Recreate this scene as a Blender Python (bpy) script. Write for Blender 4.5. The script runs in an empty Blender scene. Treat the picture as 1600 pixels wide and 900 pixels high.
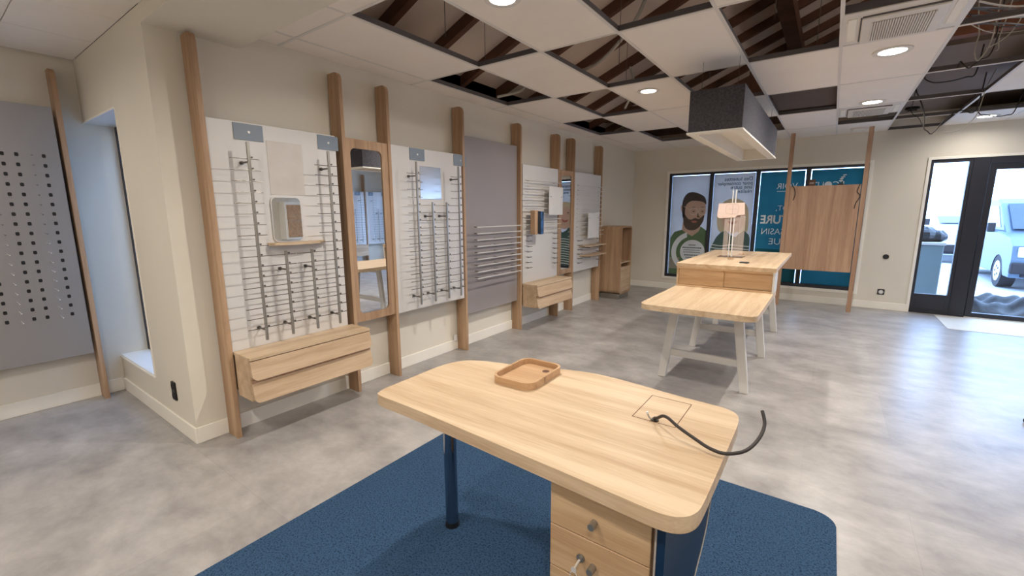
import bpy, bmesh, math, random
from mathutils import Vector, Matrix
random.seed(7)
D = bpy.data
sc = bpy.context.scene
COL = sc.collection
PI = math.pi

# ------------------------------------------------------------------ camera, world, exposure
cam = D.cameras.new('camera'); camo = D.objects.new('camera', cam); COL.objects.link(camo)
sc.camera = camo
cam.sensor_width = 36; cam.lens = 683.2 / 1600 * 36; cam.clip_start = 0.02; cam.clip_end = 200
yaw, pitch, roll = math.radians(-35.858), math.radians(-9.907), math.radians(-0.239)
f_ = Vector((math.sin(yaw) * math.cos(pitch), math.cos(yaw) * math.cos(pitch), math.sin(pitch)))
r_ = Vector((math.cos(yaw), -math.sin(yaw), 0)); u_ = r_.cross(f_)
r2 = r_ * math.cos(roll) + u_ * math.sin(roll); u2 = -r_ * math.sin(roll) + u_ * math.cos(roll)
camo.matrix_world = Matrix(((r2.x, u2.x, -f_.x, 0), (r2.y, u2.y, -f_.y, 0), (r2.z, u2.z, -f_.z, 1.5), (0, 0, 0, 1)))

sc.view_settings.view_transform = 'Standard'
sc.view_settings.look = 'None'
sc.view_settings.exposure = 0.03
sc.view_settings.gamma = 1.0
sc.view_settings.use_curve_mapping = False
sc.cycles.use_denoising = True
sc.cycles.max_bounces = 10
sc.cycles.diffuse_bounces = 5
sc.cycles.glossy_bounces = 5
sc.cycles.transparent_max_bounces = 16
sc.cycles.sample_clamp_indirect = 6
sc.cycles.caustics_reflective = False
sc.cycles.caustics_refractive = False

W = D.worlds.new('World'); sc.world = W; W.use_nodes = True
bgn = W.node_tree.nodes['Background']
bgn.inputs[0].default_value = (0.38, 0.59, 1.0, 1); bgn.inputs[1].default_value = 10.5
sun = D.lights.new('sun', 'SUN'); sun.energy = 3.0; sun.angle = math.radians(3); sun.color = (1, .96, .9)
suno = D.objects.new('sun', sun); COL.objects.link(suno); suno.rotation_euler = (math.radians(40), 0, math.radians(25))
LAMP_POWER = 27.0
LAMP_COLOR = (1.0, 0.93, 0.84)

# ------------------------------------------------------------------ materials
def lin(c): return tuple(((v / 255) / 12.92 if v / 255 <= .04045 else ((v / 255 + .055) / 1.055) ** 2.4) for v in c)
def mat(name):
    m = D.materials.new(name); m.use_nodes = True
    nt = m.node_tree; return m, nt, nt.nodes['Principled BSDF']
def plain(name, rgb, rough=.5, metal=0, spec=.5, vary=.03, scale=4, bump=0, bscale=60):
    m, nt, p = mat(name)
    N = nt.nodes; tc = N.new('ShaderNodeTexCoord'); no = N.new('ShaderNodeTexNoise'); no.inputs['Scale'].default_value = scale; no.inputs['Detail'].default_value = 4
    nt.links.new(tc.outputs['Object'], no.inputs['Vector'])
    cr = N.new('ShaderNodeValToRGB'); c = lin(rgb)
    cr.color_ramp.elements[0].position = .3; cr.color_ramp.elements[1].position = .7
    cr.color_ramp.elements[0].color = (*[v * (1 - vary) for v in c], 1); cr.color_ramp.elements[1].color = (*[min(1, v * (1 + vary)) for v in c], 1)
    nt.links.new(no.outputs['Fac'], cr.inputs['Fac']); nt.links.new(cr.outputs['Color'], p.inputs['Base Color'])
    p.inputs['Roughness'].default_value = rough; p.inputs['Metallic'].default_value = metal; p.inputs['Specular IOR Level'].default_value = spec
    if bump:
        n2 = N.new('ShaderNodeTexNoise'); n2.inputs['Scale'].default_value = bscale; n2.inputs['Detail'].default_value = 3
        nt.links.new(tc.outputs['Object'], n2.inputs['Vector'])
        b = N.new('ShaderNodeBump'); b.inputs['Strength'].default_value = bump; b.inputs['Distance'].default_value = .01
        nt.links.new(n2.outputs['Fac'], b.inputs['Height']); nt.links.new(b.outputs['Normal'], p.inputs['Normal'])
    return m
def wood(name, axis, light=(211, 188, 158), dark=(180, 152, 120), rough=.45):
    m, nt, p = mat(name); N = nt.nodes
    tc = N.new('ShaderNodeTexCoord'); mp = N.new('ShaderNodeMapping')
    s = [9, 9, 9]; s['xyz'.index(axis)] = .45; mp.inputs['Scale'].default_value = s
    nt.links.new(tc.outputs['Object'], mp.inputs['Vector'])
    n1 = N.new('ShaderNodeTexNoise'); n1.inputs['Scale'].default_value = 1.6; n1.inputs['Detail'].default_value = 5; n1.inputs['Distortion'].default_value = .6
    n2 = N.new('ShaderNodeTexNoise'); n2.inputs['Scale'].default_value = 16; n2.inputs['Detail'].default_value = 4
    for n in (n1, n2): nt.links.new(mp.outputs['Vector'], n.inputs['Vector'])
    mx = N.new('ShaderNodeMath'); mx.operation = 'MULTIPLY_ADD'; mx.inputs[1].default_value = .35; mx.inputs[2].default_value = 0
    ad = N.new('ShaderNodeMath'); ad.operation = 'MULTIPLY_ADD'; ad.inputs[1].default_value = .75
    nt.links.new(n2.outputs['Fac'], mx.inputs[0]); nt.links.new(n1.outputs['Fac'], ad.inputs[0]); nt.links.new(mx.outputs[0], ad.inputs[2])
    cr = N.new('ShaderNodeValToRGB'); e = cr.color_ramp.elements
    e[0].position = .38; e[0].color = (*lin(dark), 1); e[1].position = .68; e[1].color = (*lin(light), 1)
    mid = e.new(.53); mid.color = (*[(a + b) / 2 for a, b in zip(lin(dark), lin(light))], 1)
    nt.links.new(ad.outputs[0], cr.inputs['Fac']); nt.links.new(cr.outputs['Color'], p.inputs['Base Color'])
    p.inputs['Roughness'].default_value = rough; p.inputs['Specular IOR Level'].default_value = .35
    return m
def emis(name, rgb, s):
    m, nt, p = mat(name)
    p.inputs['Base Color'].default_value = (.9, .9, .9, 1); p.inputs['Emission Color'].default_value = (*rgb, 1); p.inputs['Emission Strength'].default_value = s
    return m
def glassy(name, tint=(.93, .97, .97), gl=.04, rough=0.0):
    m, nt, p = mat(name); N = nt.nodes; N.remove(p); out = [n for n in N if n.type == 'OUTPUT_MATERIAL'][0]
    t = N.new('ShaderNodeBsdfTransparent'); t.inputs[0].default_value = (*tint, 1)
    g = N.new('ShaderNodeBsdfGlossy'); g.inputs['Roughness'].default_value = rough
    lw = N.new('ShaderNodeLayerWeight'); lw.inputs[0].default_value = .5; mx = N.new('ShaderNodeMixShader')
    pw = N.new('ShaderNodeMath'); pw.operation = 'POWER'; pw.inputs[1].default_value = 4; fr = N.new('ShaderNodeMath'); fr.operation = 'MULTIPLY_ADD'; fr.inputs[1].default_value = .6; fr.inputs[2].default_value = gl
    nt.links.new(lw.outputs['Facing'], pw.inputs[0]); nt.links.new(pw.outputs[0], fr.inputs[0])
    nt.links.new(fr.outputs[0], mx.inputs[0]); nt.links.new(t.outputs[0], mx.inputs[1]); nt.links.new(g.outputs[0], mx.inputs[2]); nt.links.new(mx.outputs[0], out.inputs[0])
    return m
def film(name, rgb, tr=.3):
    """printed translucent window film: diffuse plus some light coming through"""
    m, nt, p = mat(name); N = nt.nodes; N.remove(p); out = [n for n in N if n.type == 'OUTPUT_MATERIAL'][0]
    tc = N.new('ShaderNodeTexCoord'); no = N.new('ShaderNodeTexNoise'); no.inputs['Scale'].default_value = 2.5
    nt.links.new(tc.outputs['Object'], no.inputs['Vector'])
    cr = N.new('ShaderNodeValToRGB'); c = lin(rgb)
    cr.color_ramp.elements[0].position = .3; cr.color_ramp.elements[1].position = .7
    cr.color_ramp.elements[0].color = (*[v * .92 for v in c], 1); cr.color_ramp.elements[1].color = (*[min(1, v * 1.08) for v in c], 1)
    nt.links.new(no.outputs['Fac'], cr.inputs['Fac'])
    d = N.new('ShaderNodeBsdfDiffuse'); t = N.new('ShaderNodeBsdfTranslucent'); mx = N.new('ShaderNodeMixShader'); mx.inputs[0].default_value = tr
    for n in (d, t): nt.links.new(cr.outputs['Color'], n.inputs[0])
    nt.links.new(d.outputs[0], mx.inputs[1]); nt.links.new(t.outputs[0], mx.inputs[2]); nt.links.new(mx.outputs[0], out.inputs[0])
    return m

M = {}
WALLC = (224, 218, 205)
M['wall'] = plain('wall_paint', WALLC, .85, vary=.02, scale=1.5, bump=.05, bscale=120)
M['trim'] = plain('white_trim', (243, 239, 229), .6, vary=.02)
M['tile'] = plain('ceiling_tile_white', (244, 236, 228), .9, vary=.015, bump=.08, bscale=200)
M['grid'] = plain('grid_white_metal', (225, 220, 215), .5)
M['gridweb'] = plain('grid_web_metal', (92, 88, 90), .6)
M['roofwood'] = plain('dark_roof_timber', (92, 60, 44), .7, vary=.25, scale=5)
M['roofboard'] = plain('roof_underlay', (214, 198, 186), .9, vary=.06, scale=2)
M['greyboard'] = plain('grey_ceiling_board', (122, 109, 102), .9, vary=.06, scale=2)
M['oakx'] = wood('oak_laminate_x', 'x'); M['oaky'] = wood('oak_laminate_y', 'y'); M['oakz'] = wood('oak_laminate_z', 'z', (190, 158, 127), (154, 121, 93))
M['oakyd'] = wood('oak_front_y', 'y', (208, 182, 152), (178, 149, 118))
M['oakboard'] = wood('oak_board_z', 'z', (190, 156, 128), (160, 124, 100))
M['oakxd'] = wood('oak_front_x', 'x', (204, 174, 138), (176, 142, 106))
M['ply'] = wood('tray_beech', 'x', (196, 162, 126), (166, 130, 95))
M['white_lac'] = plain('white_panel', (218, 215, 212), .35, vary=.015)
M['grey_lac'] = plain('grey_panel', (150, 143, 142), .45, vary=.03, scale=2)
M['nook_lac'] = plain('nook_grey_panel', (150, 145, 142), .5, vary=.03, scale=2)
M['steel'] = plain('brushed_steel', (158, 154, 147), .3, metal=.7, vary=.05)
M['dsteel'] = plain('dark_steel', (105, 100, 94), .35, metal=.8, vary=.05)
M['bar'] = plain('bright_bar_steel', (222, 219, 215), .3, metal=.35)
M['warm_sheet'] = plain('pale_warm_sheet', (206, 199, 192), .35, vary=.06, scale=7)  # close to the panel colour, slightly warmer and mottled
M['mirror'] = plain('mirror_glass', (228, 230, 232), .0, metal=1, vary=0)
M['semi'] = plain('satin_metal_sheet', (200, 192, 184), .22, metal=.85, vary=.05)
M['bluefoil'] = plain('blue_grey_foil', (128, 140, 152), .45, vary=.04)
M['black'] = plain('black_plastic', (22, 22, 24), .4)
M['anth'] = plain('anthracite_aluminium', (38, 40, 50), .45, vary=.05)
M['felt'] = plain('charcoal_felt', (72, 70, 76), .95, vary=.35, scale=60, bump=.3, bscale=150)
M['shade'] = plain('white_frame_paint', (228, 224, 214), .6)
M['legwhite'] = plain('white_painted_wood', (214, 212, 208), .45)
M['chrome'] = plain('chrome', (150, 158, 172), .08, metal=1, vary=0)
M['blue'] = plain('petrol_blue_laminate', (12, 42, 72), .4, vary=.05)
M['edge'] = plain('grey_edge_band', (168, 160, 152), .5)
M['cablek'] = plain('black_cable_sheath', (42, 36, 34), .5)
M['cablew'] = plain('grey_cable_sheath', (170, 165, 155), .5)
M['paper'] = plain('white_card', (222, 220, 218), .7)
M['clear'] = glassy('clear_acrylic', (.86, .85, .85), .14, .15)
M['glass'] = glassy('window_glass', (.95, .97, .98))
M['pinkpaper'] = plain('pale_pink_sheet', (226, 204, 194), .7)
M['lampdisc'] = emis('lamp_diffuser', (1, .95, .88), 14)
M['darkboard'] = plain('dark_brown_board', (92, 80, 74), .9)
M['brownbeam'] = plain('orange_brown_beam', (112, 68, 46), .7, vary=.2, scale=6)
M['grillgap'] = plain('grille_shadow_grey', (150, 144, 138), .7)
M['foil'] = plain('galvanised_duct', (150, 145, 138), .4, metal=.4)
M['mat'] = plain('pale_entrance_board', (216, 206, 188), .5, vary=.05, scale=3)
def hazy(name, rgb, f):
    m, nt, p = mat(name); N = nt.nodes; N.remove(p); out = [n for n in N if n.type == 'OUTPUT_MATERIAL'][0]
    t = N.new('ShaderNodeBsdfTransparent'); d = N.new('ShaderNodeBsdfDiffuse'); d.inputs[0].default_value = (*lin(rgb), 1); mx = N.new('ShaderNodeMixShader'); mx.inputs[0].default_value = f
    nt.links.new(t.outputs[0], mx.inputs[1]); nt.links.new(d.outputs[0], mx.inputs[2]); nt.links.new(mx.outputs[0], out.inputs[0]); return m
M['leaf'] = hazy('frosted_acrylic', (236, 222, 216), .18)
# floor: grey concrete look vinyl tiles
def floor_mat():
    m, nt, p = mat('grey_vinyl_floor'); N = nt.nodes; L = nt.links
    tc = N.new('ShaderNodeTexCoord')
    a = N.new('ShaderNodeTexNoise'); a.inputs['Scale'].default_value = 2.6; a.inputs['Detail'].default_value = 10; a.inputs['Roughness'].default_value = .66; a.inputs['Distortion'].default_value = .15
    mp = N.new('ShaderNodeMapping'); mp.inputs['Scale'].default_value = (1.0, 1.3, 1); L.new(tc.outputs['Object'], mp.inputs['Vector']); L.new(mp.outputs['Vector'], a.inputs['Vector'])
    br = N.new('ShaderNodeTexBrick'); br.offset = .5; br.inputs['Scale'].default_value = 1; br.inputs['Brick Width'].default_value = .914; br.inputs['Row Height'].default_value = .914
    br.inputs['Mortar Size'].default_value = .002; br.inputs['Color1'].default_value = (.38, .38, .38, 1); br.inputs['Color2'].default_value = (.62, .62, .62, 1); br.inputs['Mortar'].default_value = (.3, .3, .3, 1)
    L.new(tc.outputs['Object'], br.inputs['Vector'])
    mx = N.new('ShaderNodeMix'); mx.data_type = 'RGBA'; mx.blend_type = 'OVERLAY'; mx.inputs['Factor'].default_value = .22
    cr = N.new('ShaderNodeValToRGB'); e = cr.color_ramp.elements
    e[0].position = .32; e[0].color = (*lin((140, 136, 134)), 1); e[1].position = .68; e[1].color = (*lin((184, 180, 177)), 1)
    L.new(a.outputs['Fac'], cr.inputs['Fac']); L.new(cr.outputs['Color'], mx.inputs[6]); L.new(br.outputs['Color'], mx.inputs[7]); L.new(mx.outputs[2], p.inputs['Base Color'])
    p.inputs['Roughness'].default_value = .34; p.inputs['Specular IOR Level'].default_value = .5
    b = N.new('ShaderNodeBump'); b.inputs['Strength'].default_value = .03; L.new(a.outputs['Fac'], b.inputs['Height']); L.new(b.outputs['Normal'], p.inputs['Normal'])
    return m
M['floor'] = floor_mat()
def rug_mat():
    m, nt, p = mat('blue_loop_carpet'); N = nt.nodes; L = nt.links
    tc = N.new('ShaderNodeTexCoord'); v = N.new('ShaderNodeTexVoronoi'); v.inputs['Scale'].default_value = 260
    n = N.new('ShaderNodeTexNoise'); n.inputs['Scale'].default_value = 120; n.inputs['Detail'].default_value = 3
    L.new(tc.outputs['Object'], v.inputs['Vector']); L.new(tc.outputs['Object'], n.inputs['Vector'])
    cr = N.new('ShaderNodeValToRGB'); e = cr.color_ramp.elements
    e[0].position = .35; e[0].color = (*lin((20, 40, 64)), 1); e[1].position = .65; e[1].color = (*lin((60, 88, 118)), 1)
    ad = N.new('ShaderNodeMath'); ad.operation = 'MULTIPLY_ADD'; ad.inputs[1].default_value = .5
    L.new(v.outputs['Distance'], ad.inputs[0]); L.new(n.outputs['Fac'], ad.inputs[2])
    sb = N.new('ShaderNodeMath'); sb.operation = 'SUBTRACT'; sb.inputs[1].default_value = .16; L.new(ad.outputs[0], sb.inputs[0])
    L.new(sb.outputs[0], cr.inputs['Fac']); L.new(cr.outputs['Color'], p.inputs['Base Color'])
    p.inputs['Roughness'].default_value = .95; p.inputs['Specular IOR Level'].default_value = .15
    b = N.new('ShaderNodeBump'); b.inputs['Strength'].default_value = .7; b.inputs['Distance'].default_value = .006; L.new(sb.outputs[0], b.inputs['Height']); L.new(b.outputs['Normal'], p.inputs['Normal'])
    return m
M['rug'] = rug_mat()

# ------------------------------------------------------------------ mesh helpers
class B:
    def __init__(s): s.bm = bmesh.new()
    def box(s, x0, x1, y0, y1, z0, z1, bev=0, seg=1):
        v = [s.bm.verts.new(p) for p in ((x0, y0, z0), (x1, y0, z0), (x1, y1, z0), (x0, y1, z0), (x0, y0, z1), (x1, y0, z1), (x1, y1, z1), (x0, y1, z1))]
        fs = [s.bm.faces.new([v[i] for i in q]) for q in ((0, 3, 2, 1), (4, 5, 6, 7), (0, 1, 5, 4), (1, 2, 6, 5), (2, 3, 7, 6), (3, 0, 4, 7))]
        if bev:
            es = list({e for f in fs for e in f.edges})
            bmesh.ops.bevel(s.bm, geom=es, offset=bev, segments=seg, affect='EDGES', profile=.5)
        return s
    def sheet(s, x0, x1, y, z0, z1):
        s.bm.faces.new([s.bm.verts.new(p) for p in ((x0, y, z0), (x1, y, z0), (x1, y, z1), (x0, y, z1))]); return s
    def prism(s, pts, plane, a, b, bev=0):
        def P(u, v, w): return {'xy': (u, v, w), 'xz': (u, w, v), 'yz': (w, u, v)}[plane]
        lo = [s.bm.verts.new(P(u, v, a)) for u, v in pts]; hi = [s.bm.verts.new(P(u, v, b)) for u, v in pts]
        n = len(pts); fs = [s.bm.faces.new(lo[::-1]), s.bm.faces.new(hi)]
        for i in range(n): fs.append(s.bm.faces.new((lo[i], lo[(i + 1) % n], hi[(i + 1) % n], hi[i])))
        if bev:
            es = list(set(fs[0].edges) | set(fs[1].edges)); bmesh.ops.bevel(s.bm, geom=es, offset=bev, segments=2, affect='EDGES', profile=.5)
        return s
    def ring(s, o, i, plane, a, b):
        def P(u, v, w): return {'xy': (u, v, w), 'xz': (u, w, v), 'yz': (w, u, v)}[plane]
        n = len(o); R = [[s.bm.verts.new(P(u, v, w)) for u, v in q] for q, w in ((o, a), (i, a), (i, b), (o, b))]
        for k in range(n):
            j = (k + 1) % n
            for q in range(4): s.bm.faces.new((R[q][k], R[q][j], R[(q + 1) % 4][j], R[(q + 1) % 4][k]))
        return s
    def cyl(s, p0, p1, r, n=12, r1=None):
        p0, p1 = Vector(p0), Vector(p1); d = (p1 - p0).normalized(); a = d.orthogonal().normalized(); c = d.cross(a); r1 = r if r1 is None else r1
        A = [s.bm.verts.new(p0 + (a * math.cos(t) + c * math.sin(t)) * r) for t in [2 * PI * k / n for k in range(n)]]
        Q = [s.bm.verts.new(p1 + (a * math.cos(t) + c * math.sin(t)) * r1) for t in [2 * PI * k / n for k in range(n)]]
        s.bm.faces.new(A[::-1]); s.bm.faces.new(Q)
        for k in range(n): s.bm.faces.new((A[k], A[(k + 1) % n], Q[(k + 1) % n], Q[k]))
        return s
    def tube(s, pts, r, n=8, sub=5):
        P = [Vector(p) for p in pts]; S = []
        for i in range(len(P) - 1):
            p0, p1, p2, p3 = P[max(i - 1, 0)], P[i], P[i + 1], P[min(i + 2, len(P) - 1)]
            for k in range(sub):
                t = k / sub
                S.append(.5 * ((2 * p1) + (p2 - p0) * t + (2 * p0 - 5 * p1 + 4 * p2 - p3) * t * t + (3 * p1 - p0 - 3 * p2 + p3) * t ** 3))
        S.append(P[-1]); a = (S[1] - S[0]).orthogonal().normalized(); prev = None; first = None
        for i, p in enumerate(S):
            d = (S[min(i + 1, len(S) - 1)] - S[max(i - 1, 0)]).normalized()
            a = (a - d * a.dot(d)).normalized(); c = d.cross(a)
            R = [s.bm.verts.new(p + (a * math.cos(2 * PI * k / n) + c * math.sin(2 * PI * k / n)) * r) for k in range(n)]
            if prev:
                for k in range(n): s.bm.faces.new((prev[k], prev[(k + 1) % n], R[(k + 1) % n], R[k]))
            else: first = R
            prev = R
        s.bm.faces.new(first[::-1]); s.bm.faces.new(prev)
        return s
    def sphere(s, c, r, sx=1, sy=1, sz=1, seg=12):
        bmesh.ops.create_uvsphere(s.bm, u_segments=seg, v_segments=seg // 2 + 2, radius=r, matrix=Matrix.Translation(c) @ Matrix.Diagonal((sx, sy, sz, 1)))
        return s
def rr(x0, x1, y0, y1, r, n=6):
    if not isinstance(r, (tuple, list)): r = (r,) * 4
    out = []
    for (cx, cy, a0), q in zip(((x0, y0, PI), (x1, y0, 1.5 * PI), (x1, y1, 0), (x0, y1, .5 * PI)), r):
        q = max(q, 1e-4); ox = cx + (q if cx == x0 else -q); oy = cy + (q if cy == y0 else -q)
        out += [(ox + q * math.cos(a0 + k * PI / 2 / n), oy + q * math.sin(a0 + k * PI / 2 / n)) for k in range(n + 1)]
    return out
def circ(cx, cy, r, n=32, ry=None, a0=0, a1=2 * PI):
    ry = ry or r
    return [(cx + r * math.cos(a0 + (a1 - a0) * k / n), cy + ry * math.sin(a0 + (a1 - a0) * k / n)) for k in range(n)]
def smooth(pts, sub=4, closed=True):
    P = [Vector((*p, 0)) for p in pts]; n = len(P); out = []
    for i in range(n):
        p0, p1, p2, p3 = P[(i - 1) % n], P[i], P[(i + 1) % n], P[(i + 2) % n]
        for k in range(sub):
            t = k / sub; v = .5 * ((2 * p1) + (p2 - p0) * t + (2 * p0 - 5 * p1 + 4 * p2 - p3) * t * t + (3 * p1 - p0 - 3 * p2 + p3) * t ** 3)
            out.append((v.x, v.y))
    return out
def obj(name, b, m, parent=None, shade=False):
    me = D.meshes.new(name)
    bm = b.bm if isinstance(b, B) else b
    bmesh.ops.recalc_face_normals(bm, faces=bm.faces[:]); bm.to_mesh(me); bm.free()
    if shade:
        for p in me.polygons: p.use_smooth = True
        try: me.set_sharp_from_angle(angle=math.radians(40))
        except Exception: pass
    me.materials.append(M[m] if isinstance(m, str) else m)
    o = D.objects.new(name, me); COL.objects.link(o)
    if parent: o.parent = parent
    return o
def struct(name, b, m, parent=None):
    o = obj(name, b, m, parent)
    if not parent: o['kind'] = 'structure'
    return o
def tag(o, label, cat, group=None, kind=None):
    o['label'] = label; o['category'] = cat
    if group: o['group'] = group
    if kind: o['kind'] = kind
    return o
def thing(name, label, cat, loc=(0, 0, 0), rz=0, group=None):
    o = D.objects.new(name, None); COL.objects.link(o); o.empty_display_size = .1; o.location = loc; o.rotation_euler = (0, 0, rz)
    return tag(o, label, cat, group)
def sempty(name, loc=(0, 0, 0)):
    o = D.objects.new(name, None); COL.objects.link(o); o.empty_display_size = .1; o.location = loc; o['kind'] = 'structure'; return o
def text_obj(name, body, size, m, parent, x, z, y, mirror=True, align='LEFT', bold=0, shear=0, sx=1.0):
    """flat lettering on the XZ plane facing -Y; mirror=True reads backwards from inside"""
    c = D.curves.new(name, 'FONT'); c.body = body; c.size = size; c.align_x = align; c.extrude = .0004; c.offset = bold; c.shear = shear
    t = D.objects.new(name, c); COL.objects.link(t)
    bpy.context.view_layer.update()
    me = D.meshes.new_from_object(t.evaluated_get(bpy.context.evaluated_depsgraph_get()))
    D.objects.remove(t); D.curves.remove(c)
    s = -1 if mirror else 1
    for v in me.vertices:
        px, py, pz = v.co; v.co = (x + s * px * sx, y - pz, z + py)
    me.materials.clear(); me.materials.append(M[m])
    o = D.objects.new(name, me); COL.objects.link(o); o.parent = parent
    return o

# ------------------------------------------------------------------ room shell
XL, XN, XR, YB, YN, YR, ZC = -3.25, -4.82, 4.65, 8.65, .95, -3.0, 2.65
struct('floor', B().box(XN - .3, XR + .3, YR - .3, YB + .12, -.1, 0), 'floor')
struct('wall_left', B().box(XL - .25, XL, YN + .25, YB + .25, 0, 2.9), 'wall')
nw = B()   # wall beside the nook, with the tall slit window opening
X0, X1, Z0, Z1 = XN, -3.955, .30, 2.19
nw.box(X1, XL, YN, YN + .25, 0, ZC).box(X0, X1, YN, YN + .25, 0, Z0).box(X0, X1, YN, YN + .25, Z1, ZC)
struct('wall_nook', nw, 'wall')
struct('wall_nook_end', B().box(XN - .25, XN, YR - .25, YN + .25, 0, 2.9), 'wall')
struct('wall_rear', B().box(XN, XR + .25, YR - .25, YR, 0, 2.9), 'wall')
struct('wall_right', B().box(XR, XR + .25, YR, YB + .25, 0, 2.9), 'wall')
WX0, WX1, WZ0, WZ1 = -2.555, .39, .245, 2.19
DX0, DX1, DZ1 = 1.065, 4.2, 2.195
bw = B()
bw.box(XL, WX0, YB, YB + .25, 0, 2.9).box(WX0, WX1, YB, YB + .25, 0, WZ0).box(WX0, WX1, YB, YB + .25, WZ1, 2.9)
bw.box(WX1, DX0, YB, YB + .25, 0, 2.9).box(DX0, DX1, YB, YB + .25, DZ1, 2.9).box(DX1, XR, YB, YB + .25, 0, 2.9)
struct('wall_back', bw, 'wall')
struct('trim_soffit', B().box(XL, XR, YN, 1.46, 2.555, 2.649), 'wall')
# baseboards with a small step
def bb(name, x0, x1, y0, y1): struct(name, B().box(x0, x1, y0, y1, 0, .11, .003), 'trim')
bb('baseboard_left', XL, XL + .013, YN, YB)
bb('baseboard_nook', XN, XL + .013, YN - .013, YN)
bb('baseboard_nook_end', XN, XN + .013, YR, YN)
bb('baseboard_back', XL, DX0 - .03, YB - .013, YB)
bb('baseboard_right', XR - .013, XR, YR, YB)
# window surround trims
def surround(name, x0, x1, z0, z1, w, y0, y1, bottom=True):
    b = B(); b.box(x0 - w, x0, y0, y1, z0 - (w if bottom else 0), z1 + w, .002); b.box(x1, x1 + w, y0, y1, z0 - (w if bottom else 0), z1 + w, .002); b.box(x0, x1, y0, y1, z1, z1 + w, .002)
    if bottom: b.box(x0, x1, y0, y1, z0 - w, z0, .002)
    struct(name, b, 'trim')
surround('trim_1', WX0, WX1, WZ0, WZ1, .045, YB - .014, YB)
surround('trim_2', DX0, DX1, 0, DZ1, .035, YB - .014, YB, False)
struct('trim_3', B().box(X1, X1 + .012, YN - .006, YN, Z0, Z1 + .012).box(X0, X1, YN - .006, YN, Z1, Z1 + .012).box(X0, X1, YN - .006, YN, Z0 - .012, Z0), 'trim')

# slit window in the nook
w2 = sempty('window_2')
obj('window_frame', B().ring(rr(X0, X1, Z0, Z1, 0, 1), rr(X0 + .04, X1 - .04, Z0 + .04, Z1 - .04, 0, 1), 'xz', YN + .185, YN + .235), 'anth', w2)
obj('window_pane', B().box(X0 + .04, X1 - .04, YN + .205, YN + .211, Z0 + .04, Z1 - .04), 'glass', w2)
obj('window_sill', B().box(X0, X1, YN, YN + .185, Z0, Z0 + .012), 'trim', w2)

# shop window, four panes
w1 = sempty('window_1')
MULL = [-1.812, -1.08, -.366]
wf = B(); wf.ring(rr(WX0, WX1, WZ0, WZ1, 0, 1), rr(WX0 + .045, WX1 - .035, WZ0 + .055, WZ1 - .04, 0, 1), 'xz', YB - .005, YB + .08)
obj('window_frame', wf, 'anth', w1)
for x in MULL: obj('mullion', B().box(x - .033, x + .033, YB + .005, YB + .075, WZ0 + .055, WZ1 - .04, .003), 'anth', w1)
PX = [(WX0 + .045, MULL[0] - .033), (MULL[0] + .033, MULL[1] - .033), (MULL[1] + .033, MULL[2] - .033), (MULL[2] + .033, WX1 - .035)]
for a, b in PX: obj('window_pane', B().box(a, b, YB + .045, YB + .051, WZ0 + .055, WZ1 - .04), 'glass', w1)

# glazed entrance: side light, door leaves
d1 = sempty('door_1')
def glaz(x0, x1, low, leaf):
    b = B(); st = .065 if leaf else .035; zt = 2.03 if leaf else 2.15; zb = .07 if leaf else .285
    b.ring(rr(x0, x1, .012 if leaf else 0, zt + (.075 if leaf else .045), 0, 1), rr(x0 + st, x1 - st, zb, zt, 0, 1), 'xz', YB + (.0 if leaf else .01), YB + .07)
    obj('door_leaf' if leaf else 'side_frame', b, 'anth', d1)
    obj('door_pane' if leaf else 'side_pane', B().box(x0 + st, x1 - st, YB + .035, YB + .041, zb, zt), 'glass', d1)
    if not leaf: obj('kick_panel', B().box(x0 + .05, x1 - .05, YB + .004, YB + .012, .06, .215, .003), 'anth', d1)
glaz(DX0, 1.49, 0, False)
obj('door_post', B().box(1.49, 1.655, YB + .0, YB + .08, 0, DZ1, .004), 'anth', d1)
glaz(1.66, 2.70, 1, True); glaz(2.705, 3.70, 1, True)
obj('door_head', B().box(1.655, 3.70, YB + .0, YB + .08, 2.108, DZ1, .003), 'anth', d1)
obj('door_post', B().box(3.70, 3.78, YB + .0, YB + .08, 0, DZ1, .004), 'anth', d1)
glaz(3.78, DX1, 0, False)
obj('threshold', B().box(1.655, 3.70, YB - .03, YB + .08, 0, .011), 'trim', d1)
for x in (2.655, 2.75): obj('door_handle', B().cyl((x, YB - .05, .8), (x, YB - .05, 1.3), .014).cyl((x, YB - .05, .85), (x, YB + .01, .85), .008).cyl((x, YB - .05, 1.25), (x, YB + .01, 1.25), .008), 'steel', d1)

# ------------------------------------------------------------------ suspended ceiling
PXI, PYJ = .592, 1.195
gx = lambda i: max(XL if True else 0, min(XR, -.065 + PXI * i))
XI = {i: -.065 + PXI * i for i in range(-9, 9)}
YJ = {j: 1.725 + PYJ * j for j in range(-4, 7)}
YJ[6] = YB; YJ[-4] = YR
OPEN = {(-4, 0), (-2, 0), (1, 0), (2, 0), (-5, 1), (-3, 1), (-1, 1), (1, 1), (2, 1), (-4, 2), (-2, 2), (1, 2), (2, 2), (-5, 3), (-1, 3), (1, 3), (-4, 4), (-2, 4), (1, 4), (2, 4), (1, 5)}
ceil = sempty('ceiling')
def tile(x0, x1, y0, y1): obj('ceiling_tile', B().box(x0 + .002, x1 - .002, y0 + .002, y1 - .002, ZC, ZC + .018, .0015), 'tile', ceil)
gridb, webb = B(), B()
cols = [(i, XI[i], XI[i + 1]) for i in range(-5, 7)] + [(-6, XL, XI[-5]), (7, XI[7], XR)]
SPECIAL = {(0, 1), (0, 4)}
LIGHTS = [(-1.575, 2.10), (-1.56, 4.43), (.243, 4.434), (.234, 6.317), (1.443, 8.107)]
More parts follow.
